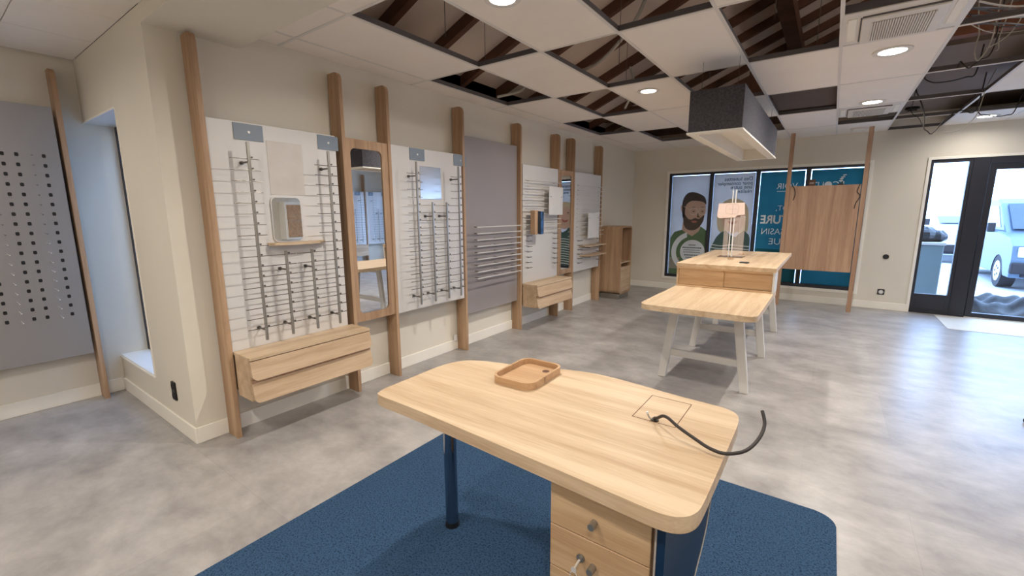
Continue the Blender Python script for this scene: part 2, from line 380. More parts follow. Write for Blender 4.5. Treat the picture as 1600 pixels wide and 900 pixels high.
for i, xa, xb in cols:
    for j in range(-4, 6):
        ya, yb = YJ[j], YJ[j + 1]
        if ya < YN and yb > YN: ya2 = ya
        if (i, j) in OPEN:
            # metal profile edges seen around an opening
            for (a, b, c, d) in ((xa, xa + .003, ya, yb), (xb - .003, xb, ya, yb), (xa, xb, ya, ya + .003), (xa, xb, yb - .003, yb)):
                webb.box(a, b, c, d, ZC + .003, ZC + .04)
            continue
        if (i, j) in SPECIAL:
            continue
        tile(xa, xb, ya, yb)
# nook tiles
for xa, xb in ((XN, XI[-8]), (XI[-8] , XI[-7]), (XI[-7], XI[-6]), (XI[-6], XL)):
    for j in (-4, -3, -2, -1):
        ya, yb = YJ[j], min(YJ[j + 1], YN)
        if yb - ya > .05 and xb - xa > .02: tile(xa, xb, ya, yb)
# T bars
for i in range(-5, 8): gridb.box(XI[i] - .011, XI[i] + .011, YR, YB, ZC - .002, ZC + .002)
for j in range(-3, 6): gridb.box(XL, XR, YJ[j] - .011, YJ[j] + .011, ZC - .0025, ZC + .0025)
for i in (-8, -7): gridb.box(XI[i] - .002, XI[i] + .002, YR, YN, ZC - .0004, ZC + .002)
obj('ceiling_grid', gridb, 'grid', ceil); obj('grid_web', webb, 'gridweb', ceil)
# attic above the openings
attic = sempty('ceiling_attic')
def roofz(x): return 2.78 + .40 * (x - XL) if x < 1.6 else 2.78 + .40 * (1.6 - XL) - .4 * (x - 1.6)
rb = B(); ts = .10
for xa, xb in ((XL - .3, 1.6), (1.6, XR + 1.0)):
    za, zb = roofz(max(xa, -99)) + ts, roofz(xb) + ts
    rb.prism([(xa, za), (xb, zb), (xb, zb + .1), (xa, za + .1)], 'xz', YR - .6, YB + .6)
obj('roof_board', rb, 'roofboard', attic)
y = YR + .03
k = 0
while y < YB:
    b = B()
    b.prism([(XL - .25, roofz(XL - .25)), (1.6, roofz(1.6)), (1.6, roofz(1.6) + ts), (XL - .25, roofz(XL - .25) + ts)], 'xz', y - .03, y + .03)
    b.prism([(1.6, roofz(1.6)), (XR + .2, roofz(XR + .2)), (XR + .2, roofz(XR + .2) + ts), (1.6, roofz(1.6) + ts)], 'xz', y - .03, y + .03)
    obj('rafter', b, 'roofwood', attic); y += .60
for x in (-.63, 2.6):   # purlins
    obj('purlin', B().box(x - .08, x + .08, YR, YB, roofz(x) - .16, roofz(x) - .0), 'roofwood', attic)
for y in (.9, 6.95):   # tie beams with posts
    b = B().box(XL, XR, y - .05, y + .05, 2.92, 3.1); b.box(-1.07, -.93, y - .05, y + .05, 3.1, roofz(-1.0) - .2)
    b.prism([(-.45, 3.1), (-.33, 3.1), (.55, 3.9), (.43, 3.9)], 'xz', y - .04, y + .04)
    obj('tie_beam', b, 'roofwood', attic)
obj('attic_gable', B().box(XL - .5, XR + .5, YB + .02, YB + .25, 2.9, 4.9), 'greyboard', attic)
obj('attic_gable', B().box(XL - .5, XR + .5, YR - .25, YR, 2.9, 4.9), 'greyboard', attic)
obj('attic_side', B().box(XR, XR + .25, YR, YB, 2.9, 3.7), 'greyboard', attic)
obj('attic_side', B().box(XL - .25, XL, YR, YB, 2.672, 3.1), 'greyboard', attic)
obj('attic_side', B().box(XN - .3, XL - .25, YR, 1.25, ZC + .02, ZC + .1), 'greyboard', attic)
obj('lining_board', B().box(.42, 2.9, 5.38, YB, 2.86, 2.9), 'greyboard', attic)
obj('lining_board', B().box(-.65, .0, 5.32, 6.9, 2.70, 2.72), 'darkboard', attic)
for x, y, s in ((3.4, .2, 'added unseen fill lamp in the attic near the rear'), (3.4, 5.0, 'added unseen fill lamp in the attic near the front')):  # unseen lamps added only to brighten the underside of the roof
    t = thing('attic_fill_lamp', s, 'lamp', (x, y, 3.25), 0, 'added fill lamps in the attic')
    obj('fill_bulb', B().sphere((0, 0, 0), .05), 'lampdisc', t); obj('fill_socket', B().cyl((0, 0, .045), (0, 0, .12), .02), 'black', t); obj('fill_flex', B().cyl((0, 0, .12), (0, 0, roofz(x) + .13 - 3.25), .004, 6), 'cablek', t)
    l = D.lights.new('lamp_light', 'POINT'); l.energy = 85; l.color = (1, .92, .82); l.shadow_soft_size = .06
    o = D.objects.new('lamp_light', l); COL.objects.link(o); o.parent = t; o.location = (0, 0, -.07)
obj('attic_beam', B().box(.44, 3.2, 5.12, 5.22, 2.86, 3.03), 'brownbeam', attic)
# hangers
b = B()
for (x, y) in ((-2.2, 2.3), (-2.43, 3.0), (-1.5, 3.55), (-.95, 2.4), (-.4, 3.3), (-.2, 3.9), (-1.9, 4.7), (-1.0, 4.4)): b.cyl((x, y, ZC + .0), (x, y, roofz(x) + .1), .0025, 6)
obj('hanger_wire', b, 'dsteel', attic)
for pts, r in (([(-2.2, 3.7, 2.72), (-1.8, 3.75, 2.76), (-1.35, 3.45, 2.9), (-1.1, 3.1, 3.0)], .014), ([(-3.0, 3.9, 2.7), (-2.75, 4.0, 2.75), (-2.5, 3.7, 2.78)], .014), ([(-2.1, 5.2, 2.7), (-1.85, 4.8, 2.8), (-1.7, 4.3, 2.85)], .014)):
    obj('flexible_conduit', B().tube(pts, r), 'cablew', attic)

# ------------------------------------------------------------------ ceiling lamps
def downlight(x, y, label, r=.082, k=1.0):
    t = thing('ceiling_light', label, 'lamp', (x, y, ZC), 0, 'round recessed ceiling lights')
    obj('lamp_trim', B().ring(circ(0, 0, r + .018), circ(0, 0, r * .84), 'xy', -.008, .001), 'grid', t)
    obj('lamp_diffuser', B().prism(circ(0, 0, r * .84), 'xy', -.004, .0), 'lampdisc', t)
    l = D.lights.new('lamp_light', 'AREA'); l.shape = 'DISK'; l.size = .06; l.energy = LAMP_POWER * k; l.color = LAMP_COLOR; l.spread = math.radians(165)
    o = D.objects.new('lamp_light', l); COL.objects.link(o); o.parent = t; o.location = (0, 0, -.012)
for (x, y), s in zip(LIGHTS, ('round ceiling light cut by the top edge, nearest the camera', 'round ceiling light left of the dark hanging box', 'round ceiling light just behind the larger air conditioning cassette', 'round ceiling light just in front of the smaller far cassette', 'round ceiling light by the back wall above the glass entrance')):
    downlight(x, y, s, .1 if x > 0 else .085, .25 if y > 7 else 1.0)
for x, y, s in ((.24, 2.2, 'round ceiling light above the desk, just above the picture'), (-1.58, -.2, 'round ceiling light behind the camera on the left'), (.24, -.2, 'round ceiling light straight behind the camera'), (2.0, 2.2, 'round ceiling light right of the picture, over the open floor'), (2.0, 4.43, 'round ceiling light right of the open ceiling grid'), (2.6, 6.3, 'round ceiling light near the glass entrance, out of view'), (2.0, -.2, 'round ceiling light behind the camera on the right'), (-3.9, -.4, 'round ceiling light over the nook left of the picture'), (3.6, 3.3, 'round ceiling light close to the right wall'), (-1.58, -2.4, 'round ceiling light at the rear wall on the left'), (.24, -2.4, 'round ceiling light at the rear wall in the middle')):
    downlight(x, y, s, .085, .25 if y > 5 else .8 if (y < 0 and -2 < x < 1) else .45)

# ------------------------------------------------------------------ air conditioning cassettes
def cassette(y0, label):
    t = thing('air_conditioner', label, 'air conditioner', (XI[0], y0, ZC), 0, 'ceiling air conditioning cassettes')
    w = .592; d = .6
    obj('cassette_body', B().box(.002, w - .002, .002, d, -.004, .012, .002), 'grid', t)
    obj('cassette_face', B().box(.10, w - .10, .09, d - .03, -.022, -.003, .006, 2), 'grid', t)
    for x0, x1 in ((.03, .075), (w - .075, w - .03)): obj('air_outlet', B().box(x0, x1, .09, d - .09, -.009, -.003, .002).box(x0 - .004 if x0 < .1 else x0 + .041, x0 if x0 < .1 else x0 + .045, .12, d - .12, -.012, -.009), 'trim', t)
    obj('grille_back', B().box(.15, w - .15, .16, d - .07, -.0235, -.022), 'grillgap', t)
    b = B(); n = 24
    for k in range(n):
        x = .152 + (w - .304) * k / (n - 1); b.box(x - .0035, x + .0035, .16, d - .07, -.028, -.0225)
    obj('grille_slats', b, 'grid', t)
    obj('face_seam', B().box(.092, .1, .10, d - .06, -.012, -.0035).box(.1, w - .1, .082, .09, -.012, -.0035), 'gridweb', t)
cassette(3.485, 'large white ceiling air conditioning cassette with slatted grille, upper right')
cassette(6.51, 'smaller looking white ceiling cassette behind the far ceiling light')
webb = B()
for (xa, xb, ya, yb) in ((XI[0], XI[1], YJ[1], 3.485), (XI[0], XI[1], 7.11, YJ[5])):
    for (a, b_, c, d) in ((xa, xa + .003, ya, yb), (xb - .003, xb, ya, yb), (xa, xb, ya, ya + .003), (xa, xb, yb - .003, yb)): webb.box(a, b_, c, d, ZC + .003, ZC + .05)
obj('grid_web', webb, 'gridweb', ceil)
# smoke detector hung in the far opening, near back wall
t = thing('smoke_detector', 'dark round detector hanging in the far ceiling opening above the back wall', 'detector', (.74, 8.2, 2.86))
obj('detector_base', B().cyl((0, 0, -.03), (0, 0, 0), .075, 24), 'black', t); obj('detector_head', B().cyl((0, 0, -.055), (0, 0, -.03), .05, 24), 'dsteel', t)
t = thing('ceiling_speaker', 'flat white round fitting on the ceiling tile near the right pole top', 'ceiling fitting', (.2, 8.2, ZC))
obj('fitting_rim', B().cyl((0, 0, -.02), (0, 0, 0), .1, 28, .11), 'grid', t); obj('fitting_face', B().cyl((0, 0, -.024), (0, 0, -.02), .07, 28), 'trim', t)

# hanging cables through the open grid on the right
CB = [
 ('thick grey cable looping down through the open ceiling grid, upper right', 'cablew', .008, [(0.72, 4.9, 3.1), (0.741, 4.9, 2.885), (0.757, 4.9, 2.79), (0.75, 4.9, 2.722), (0.75, 4.9, 2.657), (0.769, 4.9, 2.601), (0.787, 4.9, 2.617), (0.81, 4.9, 2.661), (0.826, 4.9, 2.727), (0.834, 4.9, 2.816), (0.843, 4.9, 3.1)]),
 ('straight black cable dropping past the grid bars, upper right', 'cablek', .009, [(0.85, 4.7, 3.2), (0.827, 4.7, 2.93), (0.824, 4.7, 2.842), (0.816, 4.7, 2.758), (0.813, 4.7, 2.693)]),
 ('grey cable end with white tip hanging in the open ceiling grid', 'cablew', .007, [(0.9, 4.8, 3.1), (0.87, 4.8, 2.853), (0.855, 4.8, 2.765), (0.848, 4.8, 2.704), (0.854, 4.8, 2.641), (0.842, 4.8, 2.628)]),
 ('slack grey cable sweeping right in the open ceiling grid', 'cablew', .007, [(1.05, 5.0, 3.1), (0.983, 5.0, 2.891), (0.96, 5.0, 2.828), (0.929, 5.0, 2.772), (0.878, 5.0, 2.729), (0.825, 5.0, 2.701)]),
 ('black cable in a small loop over a white grid bar', 'cablek', .009, [(0.724, 5.31, 2.662), (0.727, 5.25, 2.69), (0.74, 5.2, 2.657), (0.773, 5.2, 2.621), (0.802, 5.2, 2.639), (0.837, 5.2, 2.673), (0.888, 5.2, 2.709), (0.926, 5.2, 2.92)]),
 ('thick black cable sagging flat under the grey ceiling lining', 'cablek', .01, [(.545, 5.45, 2.7), (0.55, 5.5, 2.648), (0.596, 5.5, 2.61), (0.645, 5.5, 2.598), (0.732, 5.5, 2.599), (0.815, 5.5, 2.615), (0.868, 5.5, 2.635), (0.89, 5.5, 2.86)]),
 ('long black cable hanging in a pointed loop before the back wall', 'cablek', .011, [(.6, 6.6, 2.86), (0.607, 6.6, 2.761), (0.637, 6.6, 2.691), (0.679, 6.6, 2.582), (0.702, 6.6, 2.485), (0.711, 6.6, 2.37), (0.746, 6.6, 2.329), (0.774, 6.6, 2.302), (0.803, 6.6, 2.332), (0.851, 6.6, 2.411), (0.9, 6.6, 2.47), (0.984, 6.6, 2.514), (1.087, 6.6, 2.501), (1.12, 6.6, 2.86)]),
 ('thin dark cable curling beside the long black cable', 'cablek', .006, [(.62, 6.8, 2.86), (0.61, 6.8, 2.666), (0.598, 6.8, 2.609), (0.623, 6.8, 2.557), (0.674, 6.8, 2.511), (0.713, 6.8, 2.438)]),
 ('pale thin cable in a wide arc down to the back wall', 'cablew', .006, [(1.18, 6.5, 2.95), (1.173, 6.5, 2.888), (1.147, 6.5, 2.795), (1.116, 6.5, 2.689), (1.108, 6.5, 2.603), (1.087, 6.5, 2.457), (1.045, 6.5, 2.374), (0.973, 6.5, 2.31), (0.893, 6.5, 2.289), (0.793, 6.5, 2.301)]),
 ('dark cable drooping in front of the far right ceiling light', 'cablek', .009, [(1.2, 7.5, 2.86), (1.261, 7.5, 2.614), (1.325, 7.5, 2.575), (1.417, 7.5, 2.549), (1.495, 7.5, 2.554), (1.548, 7.5, 2.587), (1.6, 7.5, 2.86)]),
]
for lab, m, r, pts in CB: tag(obj('hanging_cable', B().tube(pts, r * .55), m, shade=True), lab, 'cable', 'cables hanging from the open ceiling')
t = thing('wire_bundle', 'dark tangle of wires bundled above the open grid, upper right', 'cable bundle', (0, 0, 0))
for k in range(9):
    a = random.uniform(-.2, .2)
    pts = [(.57 + .28 * q + random.uniform(-.04, .04), 4.3 + .25 * q + a + random.uniform(-.1, .1), 2.768 + random.uniform(-.035, .035)) for q in range(5)]
    obj('wire', B().tube(pts, random.choice((.003, .004, .006)), 6), random.choice(('cablek', 'cablek', 'cablew')), t)

# ------------------------------------------------------------------ pendant light box
t = thing('pendant_box', 'long charcoal felt box hanging over the counter with a cream underside frame', 'hanging lamp', (-.805, 4.96, 2.1))
obj('felt_shell', B().ring(rr(-.195, .195, -1.165, 1.165, .002, 1), rr(-.18, .18, -1.15, 1.15, .002, 1), 'xy', .014, .325).box(-.18, .18, -1.15, 1.15, .26, .275), 'felt', t)
obj('rim', B().ring(rr(-.205, .205, -1.175, 1.175, .002, 1), rr(-.13, .13, -1.09, 1.09, .002, 1), 'xy', 0, .014), 'shade', t)
obj('recess', B().ring(rr(-.135, .135, -1.1, 1.1, .002, 1), rr(-.13, .13, -1.09, 1.09, .002, 1), 'xy', .014, .12).box(-.135, .135, -1.1, 1.1, .12, .13), 'shade', t)
obj('recess_rib', B().box(.03, .04, -1.09, 1.09, .10, .12), 'shade', t)
for x in (-.13, .13):
    for y in (-1.08, 1.08): obj('suspension_cable', B().cyl((x, y, .27), (x, y, .55), .0018, 6), 'dsteel', t)

# ------------------------------------------------------------------ left wall furniture
def wall_post(y0, label, th=.03, x=XL, dep=.15, rz=0):
    t = thing('wall_post', label, 'post', (x, y0, 0), rz, 'rounded oak posts along the display wall')
    pr = [(.014, 0), (dep, 0)] + [(dep - .05 + .05 * math.cos(a * PI / 12), 2.49 + .05 * math.sin(a * PI / 12)) for a in range(7)] + [(.014, 2.54)]
    obj('post_board', B().prism(pr, 'xz', 0, th, .002), 'oakz', t)
    return t
PY = [1.129, 2.073, 2.507, 3.443, 4.475, 5.405, 5.845, 6.80]
for y, s in zip(PY, ('nearest oak post, standing at the wall corner left of the first display', 'second oak post, between the first white display and the large wall mirror',
                     'third oak post, right of the large wall mirror', 'fourth oak post, between the second white display and the grey panel',
                     'fifth oak post, right edge of the grey panel with steel bars', 'sixth oak post, left side of the narrow far mirror',
                     'seventh oak post, right side of the narrow far mirror', 'last oak post, next to the free-standing oak cabinet')):
    wall_post(y, s)

def arm(b, x0, y, z, x1, r=.004): b.cyl((x0, y, z), (x1, y, z), r, 8)
def rail(t, y, z0, z1, levels, yl, yr, xr=.25, xp=.14):
    r = obj('display_rail', B().box(xr - .007, xr + .009, y - .008, y + .008, z0, z1, .002), 'steel', t)
    for z in [z0 + .07] + ([z1 - .12] if z1 > 1.7 else [z1 - .13]): obj('rail_bracket', B().cyl((xp, y, z), (xr, y, z), .006, 8).cyl((xp, y, z), (xp + .015, y, z), .012, 12), 'dsteel', r)
    for z in levels:
        obj('frame_prong', B().cyl((xr + .004, y + yl, z), (xr + .004, y + yr, z), .0028, 6).cyl((xr + .012, y + .012, z + .01), (xr + .018, y + .012, z + .01), .006, 8), 'dsteel', r)
LV = [1.832 - .068 * k for k in range(17)]
def rail_panel(label, y0, y1, ys, ztop_mid, plates, sheet, x=XL, rz=0, full='semi', grp='white display panels with prong rails'):
    t = thing('eyewear_display', label, 'display panel', (x, 0 if rz == 0 else 0, 0), 0, grp)
    if rz: t.rotation_euler = (0, 0, rz)
    S = 1
    obj('backboard', B().box(.12, .14, y0, y1, .59, 2.07, .001), 'white_lac', t)
    obj('batten', B().box(.001, .12, y0 + .1, y0 + .14, .65, 2.0).box(.001, .12, y1 - .14, y1 - .1, .65, 2.0), 'white_lac', t)
    for k, y in enumerate(ys):
        mid = k in (1, 2) and ztop_mid
        rail(t, y, .656, ztop_mid if mid else 1.935, [z for z in LV if z < (ztop_mid - .02 if mid else 9)], -.113, .066)
    for (a, b, c, d) in plates:
        p = obj('foil_plate', B().box(.1405, .146, a, b, c, d, .0008), 'bluefoil', t)
        obj('plate_screw', B().cyl((.146, (a + b) / 2, (c + d) / 2), (.151, (a + b) / 2, (c + d) / 2), .008, 12), 'bar', p)
    if sheet: obj('metal_sheet', B().box(.1402, .143, *sheet, .0008), full, t)
    return t
rail_panel('nearest white display panel with four prong rails, a small mirror shelf and pale warm sheet', 1.162, 2.02, [1.338, 1.516, 1.702, 1.884], 1.244, [(1.31, 1.49, 1.96, 2.062), (1.875, 2.04, 1.96, 2.062)], (1.505, 1.748, 1.62, 1.975), full='warm_sheet')
rail_panel('second white display panel with four prong rails and a square reflecting sheet', 2.54, 3.43, [2.722, 2.904, 3.089, 3.265], 1.59, [(2.747, 2.925, 1.962, 2.066), (3.315, 3.50, 1.956, 2.066)], (2.86, 3.13, 1.62, 1.917))
# small mirror + shelf on first panel
sh = thing('mirror_shelf', 'small tapered oak shelf fixed on the nearest white display panel', 'shelf', (XL, 0, 0))
obj('shelf_board', B().prism([(.142, 1.452), (.142, 1.862), (.158, 1.866), (.176, 1.855), (.20, 1.815), (.218, 1.76), (.230, 1.69), (.236, 1.62), (.234, 1.56), (.224, 1.50), (.208, 1.468), (.182, 1.452)], 'xy', 1.278, 1.296, .003), 'oaky', sh)
mi = thing('tabletop_mirror', 'small rounded mirror standing on the shelf of the nearest display', 'mirror', (XL, 0, 0))
obj('mirror_back', B().prism(rr(1.494, 1.703, 1.298, 1.607, .035), 'yz', .145, .152), 'white_lac', mi)
obj('mirror_glass', B().prism(rr(1.499, 1.698, 1.303, 1.602, .033), 'yz', .152, .1535), 'mirror', mi)

def wall_mirror(y0, y1, label, top=2.07, bot=.595, gy=(.042, .062), gz=(.065, .07), xf=.14):
    t = thing('wall_mirror', label, 'mirror', (XL, 0, 0), 0, 'oak framed wall mirrors')
    gi = rr(y0 + gy[0], y1 - gy[1], bot + gz[0], top - gz[1], .045, 6)
    go = rr(y0 + .001, y1 - .001, bot, top, .001, 6)
    obj('mirror_frame', B().ring(go, gi, 'yz', .10, xf), 'oakz', t)
    obj('mirror_glass', B().prism(gi, 'yz', .118, .13), 'mirror', t)
    obj('mirror_backing', B().box(.014, .10, y0 + .05, y1 - .05, bot + .08, top - .08), 'oakz', t)
wall_mirror(2.103, 2.507, 'large oak framed mirror between the two nearest white displays')
wall_mirror(5.435, 5.845, 'narrow oak framed mirror far down the display wall', gy=(.07, .05))

def wall_drawers(y0, y1, label):
    t = thing('drawer_unit', label, 'drawer unit', (XL, 0, 0), 0, 'wall hung oak drawer units')
    XF = .37
    obj('carcass', B().box(.165, XF - .012, y0, y1, .305, .578, .001).box(.014, .165, y0 + .02 if y0 < 2 else y0 + .035, y1 - .02, .32, .578), 'oakyd', t)
    obj('top_board', B().box(.1412, XF + .008, y0, y1, .578, .598, .0015), 'oaky', t)
    for z0, z1 in ((.448, .572), (.300, .425)):
        d = .026
        b = B(); pts = rr(y0 + .002, y1 - .002, z0, z1, (.035, .035, .001, .001))
        # front board leaning out at the bottom
        bm = b.bm; n = len(pts)
        def X(z, o): return XF - .012 + o + d * (z1 - z) / (z1 - z0)
        A = [bm.verts.new((XF - .012, u, v)) for u, v in pts]; Q = [bm.verts.new((X(v, .016), u, v)) for u, v in pts]
        bm.faces.new(A[::-1]); bm.faces.new(Q)
        for k in range(n): bm.faces.new((A[k], A[(k + 1) % n], Q[(k + 1) % n], Q[k]))
        obj('drawer', b, 'oakyd', t)
    obj('finger_groove', B().box(XF - .012, XF + .001, y0 + .004, y1 - .004, .425, .448), 'oakboard', t)
wall_drawers(1.161, 2.055, 'nearest wall hung oak unit with two slanted drawers')
wall_drawers(4.507, 5.402, 'farther wall hung oak unit with two slanted drawers')

# grey panel with steel bars
t = thing('bar_display', 'grey display panel with nine horizontal steel bars', 'display panel', (XL, 0, 0))
obj('backboard', B().box(.08, .10, 3.475, 4.472, .385, 2.275, .001), 'grey_lac', t)
obj('batten', B().box(.001, .08, 3.6, 3.64, .45, 2.2).box(.001, .08, 4.3, 4.34, .45, 2.2), 'grey_lac', t)
for k in range(9):
    z = 1.336 - .0692 * k
    o = obj('steel_bar', B().cyl((.20, 3.59, z), (.20, 4.41, z), .0075, 12), 'bar', t, True)
    b = B()
    for y in (3.66, 4.0, 4.34): b.cyl((.10, y, z), (.20, y, z), .004, 8)
    obj('bar_arm', b, 'dsteel', o)

def rod_panel(label, y0, y1, longs, shorts, ry0, ry1, sl, sr, zb=.59, zt=2.07):
    t = thing('rod_display', label, 'display panel', (XL, 0, 0), 0, 'far white display panels with horizontal rods')
    obj('backboard', B().box(.12, .14, y0, y1, zb, zt, .001), 'white_lac', t)
    obj('batten', B().box(.001, .12, y0 + .1, y0 + .14, .65, 2.0).box(.001, .12, y1 - .14, y1 - .1, .65, 2.0), 'white_lac', t)
    for z in longs:
        o = obj('long_rod', B().cyl((.20, ry0, z), (.20, ry1, z), .005, 8), 'bar', t, True)
        b = B()
        for y in (ry0 + .12, ry1 - .12): b.cyl((.14, y, z), (.20, y, z), .003, 6)
        obj('rod_arm', b, 'dsteel', o)
    for z in shorts:
        for a, b_ in ((sl[0], sl[1]), (sr[0], sr[1])):
            o = obj('short_rod', B().cyl((.20, a, z), (.20, b_, z), .0045, 8).cyl((.14, (a + b_) / 2, z), (.20, (a + b_) / 2, z), .003, 6), 'dsteel', t)
rod_panel('white rod panel above the farther drawer unit', 4.535, 5.40, [1.878 - .0678 * k for k in range(10)], [1.2 - .0675 * k for k in range(7)], 4.51, 5.383, (4.56, 4.66), (5.21, 5.33))
rod_panel('last white rod panel left of the oak cabinet', 5.878, 6.79, [1.879 - .0683 * k for k in range(12)], [1.06 - .0675 * k for k in range(6)], 5.86, 6.82, (5.93, 6.07), (6.6, 6.75))
# things hung on the rods
t = thing('white_card', 'larger plain white card hung at the right of the nearer rod panel', 'card', (XL + .235, 0, 0)); obj('card_sheet', B().box(0, .008, 5.0, 5.36, 1.455, 1.82, .002), 'paper', t)
obj('card_hook', B().cyl((-.03, 5.04, 1.69), (.012, 5.04, 1.69), .006).cyl((-.03, 5.32, 1.69), (.012, 5.32, 1.69), .006), 'dsteel', t)
t = thing('white_card', 'smaller plain white card hung on the last rod panel', 'card', (XL + .235, 0, 0)); obj('card_sheet', B().box(0, .008, 6.16, 6.53, 1.09, 1.475, .002), 'paper', t)
obj('card_hook', B().cyl((-.03, 6.2, 1.4), (.012, 6.2, 1.4), .006).cyl((-.03, 6.5, 1.4), (.012, 6.5, 1.4), .006), 'dsteel', t)
M['bluepat'] = plain('blue_pattern_print', (46, 84, 130), .5, vary=.9, scale=14)
t = thing('display_block', 'wooden block with a blue patterned face hung on the nearer rod panel', 'display block', (XL + .21, 0, 0))
obj('block_body', B().box(0, .07, 4.60, 4.67, 1.215, 1.515, .006, 2).box(.0, .062, 4.66, 4.70, 1.22, 1.51), 'oakz', t)
obj('black_layer', B().box(.012, .078, 4.672, 4.73, 1.225, 1.505, .006, 2), 'black', t)
obj('patterned_face', B().box(.02, .08, 4.72, 4.80, 1.215, 1.50, .012, 2), 'bluepat', t)
for z, s, yy in ((.965, 'upper thin oak shelf on the last rod panel', (6.06, 6.72)), (.815, 'lower thin oak shelf on the last rod panel', (6.08, 6.74))):
    t = thing('rod_shelf', s, 'shelf', (XL, 0, 0), 0, 'thin shelves on the last rod panel')
    obj('shelf_board', B().box(.141, .30, *yy, z, z + .016, .003), 'oaky', t)
    obj('shelf_bracket', B().box(.141, .28, yy[0] + .1, yy[0] + .105, z - .02, z).box(.141, .28, yy[1] - .105, yy[1] - .1, z - .02, z), 'dsteel', t)

# oak cabinet
t = thing('oak_cabinet', 'free-standing rounded oak cabinet with open niche and drawer at the far left', 'cabinet', (-3.2, 7.04, 0))
W_, DEP, Z0_, Z1_ = .49, .38, .09, 1.25
obj('cabinet_shell', B().ring(rr(0, W_, Z0_, Z1_, .07, 8), rr(.03, W_ - .03, Z0_ + .03, Z1_ - .03, .045, 8), 'yz', 0, DEP), 'oakz', t)
obj('cabinet_back', B().box(.005, .015, .02, W_ - .02, Z0_ + .03, Z1_ - .03), 'oakz', t)
obj('niche_shelf', B().box(.015, DEP - .01, .031, W_ - .031, .62, .64), 'oaky', t)
obj('drawer_floor', B().box(.015, DEP - .04, .031, W_ - .031, .52, .53), 'oaky', t)
obj('cabinet_door', B().prism(rr(.033, W_ - .033, .125, .555, (.045, .045, .001, .001)), 'yz', DEP - .02, DEP - .002), 'oakyd', t)
obj('plinth', B().box(.02, DEP - .02, .02, W_ - .03, 0, .09, .002), 'steel', t)

# ------------------------------------------------------------------ nook: grey slotted panel and post
t = wall_post(.785, 'oak post at the left edge, in the nook beside the grey slotted panel', .03, XN, .14)
t = thing('slotted_display', 'grey slotted panel with black slots and clear pegs at the far left', 'display panel', (XN, 0, 0))
obj('backboard', B().box(.11, .13, -.35, .765, .40, 2.262, .001), 'nook_lac', t)
obj('batten', B().box(.001, .11, .6, .64, .45, 2.2).box(.001, .11, -.2, -.16, .45, 2.2), 'nook_lac', t)
zs = [1.912 - .0692 * k for k in range(18)]
for y in (.682, .548, .48, .347, .279):
    for z in zs: obj('slot', B().prism(rr(y - .010, y + .010, z - .013, z + .013, .006, 2), 'yz', .1295, .1308), 'black', t)
for y in (.615, .413):
    for k, z in enumerate(zs):
        obj('clear_peg', B().cyl((.13, y, z), (.20 if k < 8 else .24, y, z - .004), .0022, 6).sphere((.20 if k < 8 else .24, y, z - .004), .0045, seg=8), 'bar' if k > 8 else 'clear', t)
t = wall_post(-.42, 'oak post out of the picture left of the slotted panel', .03, XN, .14)

# sockets and switch
def socket(loc, rz, label, w=.075, h=.075, round_=True, two=False):
    t = thing('wall_socket', label, 'socket', loc, rz)
    obj('socket_plate', B().prism(rr(-w / 2, w / 2, -h / 2, h / 2, .008, 3), 'xz', -.010, 0), 'black', t)
    for dz in ((-.035, .035) if two else (0,)): obj('socket_well', B().ring(circ(0, dz, .026, 24), circ(0, dz, .020, 24), 'xz', -.013, -.0095), 'edge' if not two else 'black', t)
    return t
socket((-3.567, YN, .29), 0, 'black double socket low on the nook wall under the slit window', .07, .13, two=True)
t = socket((.722, YB, .266), 0, 'black square socket with light centre low on the back wall', .085, .085)
obj('socket_centre', B().prism(circ(0, 0, .03, 24), 'xz', -.0125, -.0095), 'paper', t)
t = thing('wall_switch', 'round black wall button on the back wall above the socket', 'switch', (.722, YB, .807)); obj('switch_body', B().cyl((0, -.02, 0), (0, 0, 0), .036, 24), 'black', t)
obj('switch_button', B().cyl((0, -.024, 0), (0, -.02, 0), .018, 20), 'anth', t)
t = thing('wall_socket', 'small white socket box on the baseboard beside the fourth post', 'socket', (XL + .013, 3.40, .125)); obj('socket_box', B().box(0, .02, -.02, .02, -.02, .04, .003), 'paper', t)

# ------------------------------------------------------------------ posters on the shop window
P0 = YB - .0  # room face of frame; films sit just inside the glass
FY = YB + .040
C = dict(filmbg=((196, 198, 198), .07), teal=((44, 104, 118), .075), hair=((84, 80, 78), .05), skin=((196, 168, 152), .08), beard=((98, 88, 82), .05), green=((100, 124, 96), .05), dgreen=((88, 112, 108), .06),
         paleblue=((222, 230, 238), .10), blond=((208, 198, 172), .08), wskin=((214, 184, 168), .08), lips=((176, 118, 110), .05), ink=((84, 96, 106), .04), whitef=((245, 248, 250), .10), gfr=((206, 196, 184), .05), stripe=((210, 218, 218), .08), field=((150, 148, 138), .06))
for k, (c, tr) in C.items(): M[k] = film(k + '_film', c, tr)
def layer(name, pts, k, m, parent, sm=3):
    if sm: pts = smooth(pts, sm)
    b = B(); b.bm.faces.new([b.bm.verts.new((u, FY - .0012 * k, v)) for u, v in pts])
    return obj(name, b, m, parent)
zt, zb = WZ1 - .048, WZ0 + .055
hair = [(-2.288, 1.382), (-2.304, 1.558), (-2.296, 1.707), (-2.23, 1.817), (-2.123, 1.844), (-1.979, 1.794), (-1.905, 1.729), (-1.883, 1.615), (-1.947, 1.664), (-2.125, 1.684), (-2.218, 1.632), (-2.249, 1.545), (-2.251, 1.382)]
face = [(-2.274, 1.545), (-2.23, 1.632), (-2.126, 1.692), (-1.971, 1.677), (-1.897, 1.615), (-1.891, 1.457), (-1.947, 1.322), (-2.012, 1.222), (-2.13, 1.195), (-2.232, 1.269), (-2.269, 1.395)]
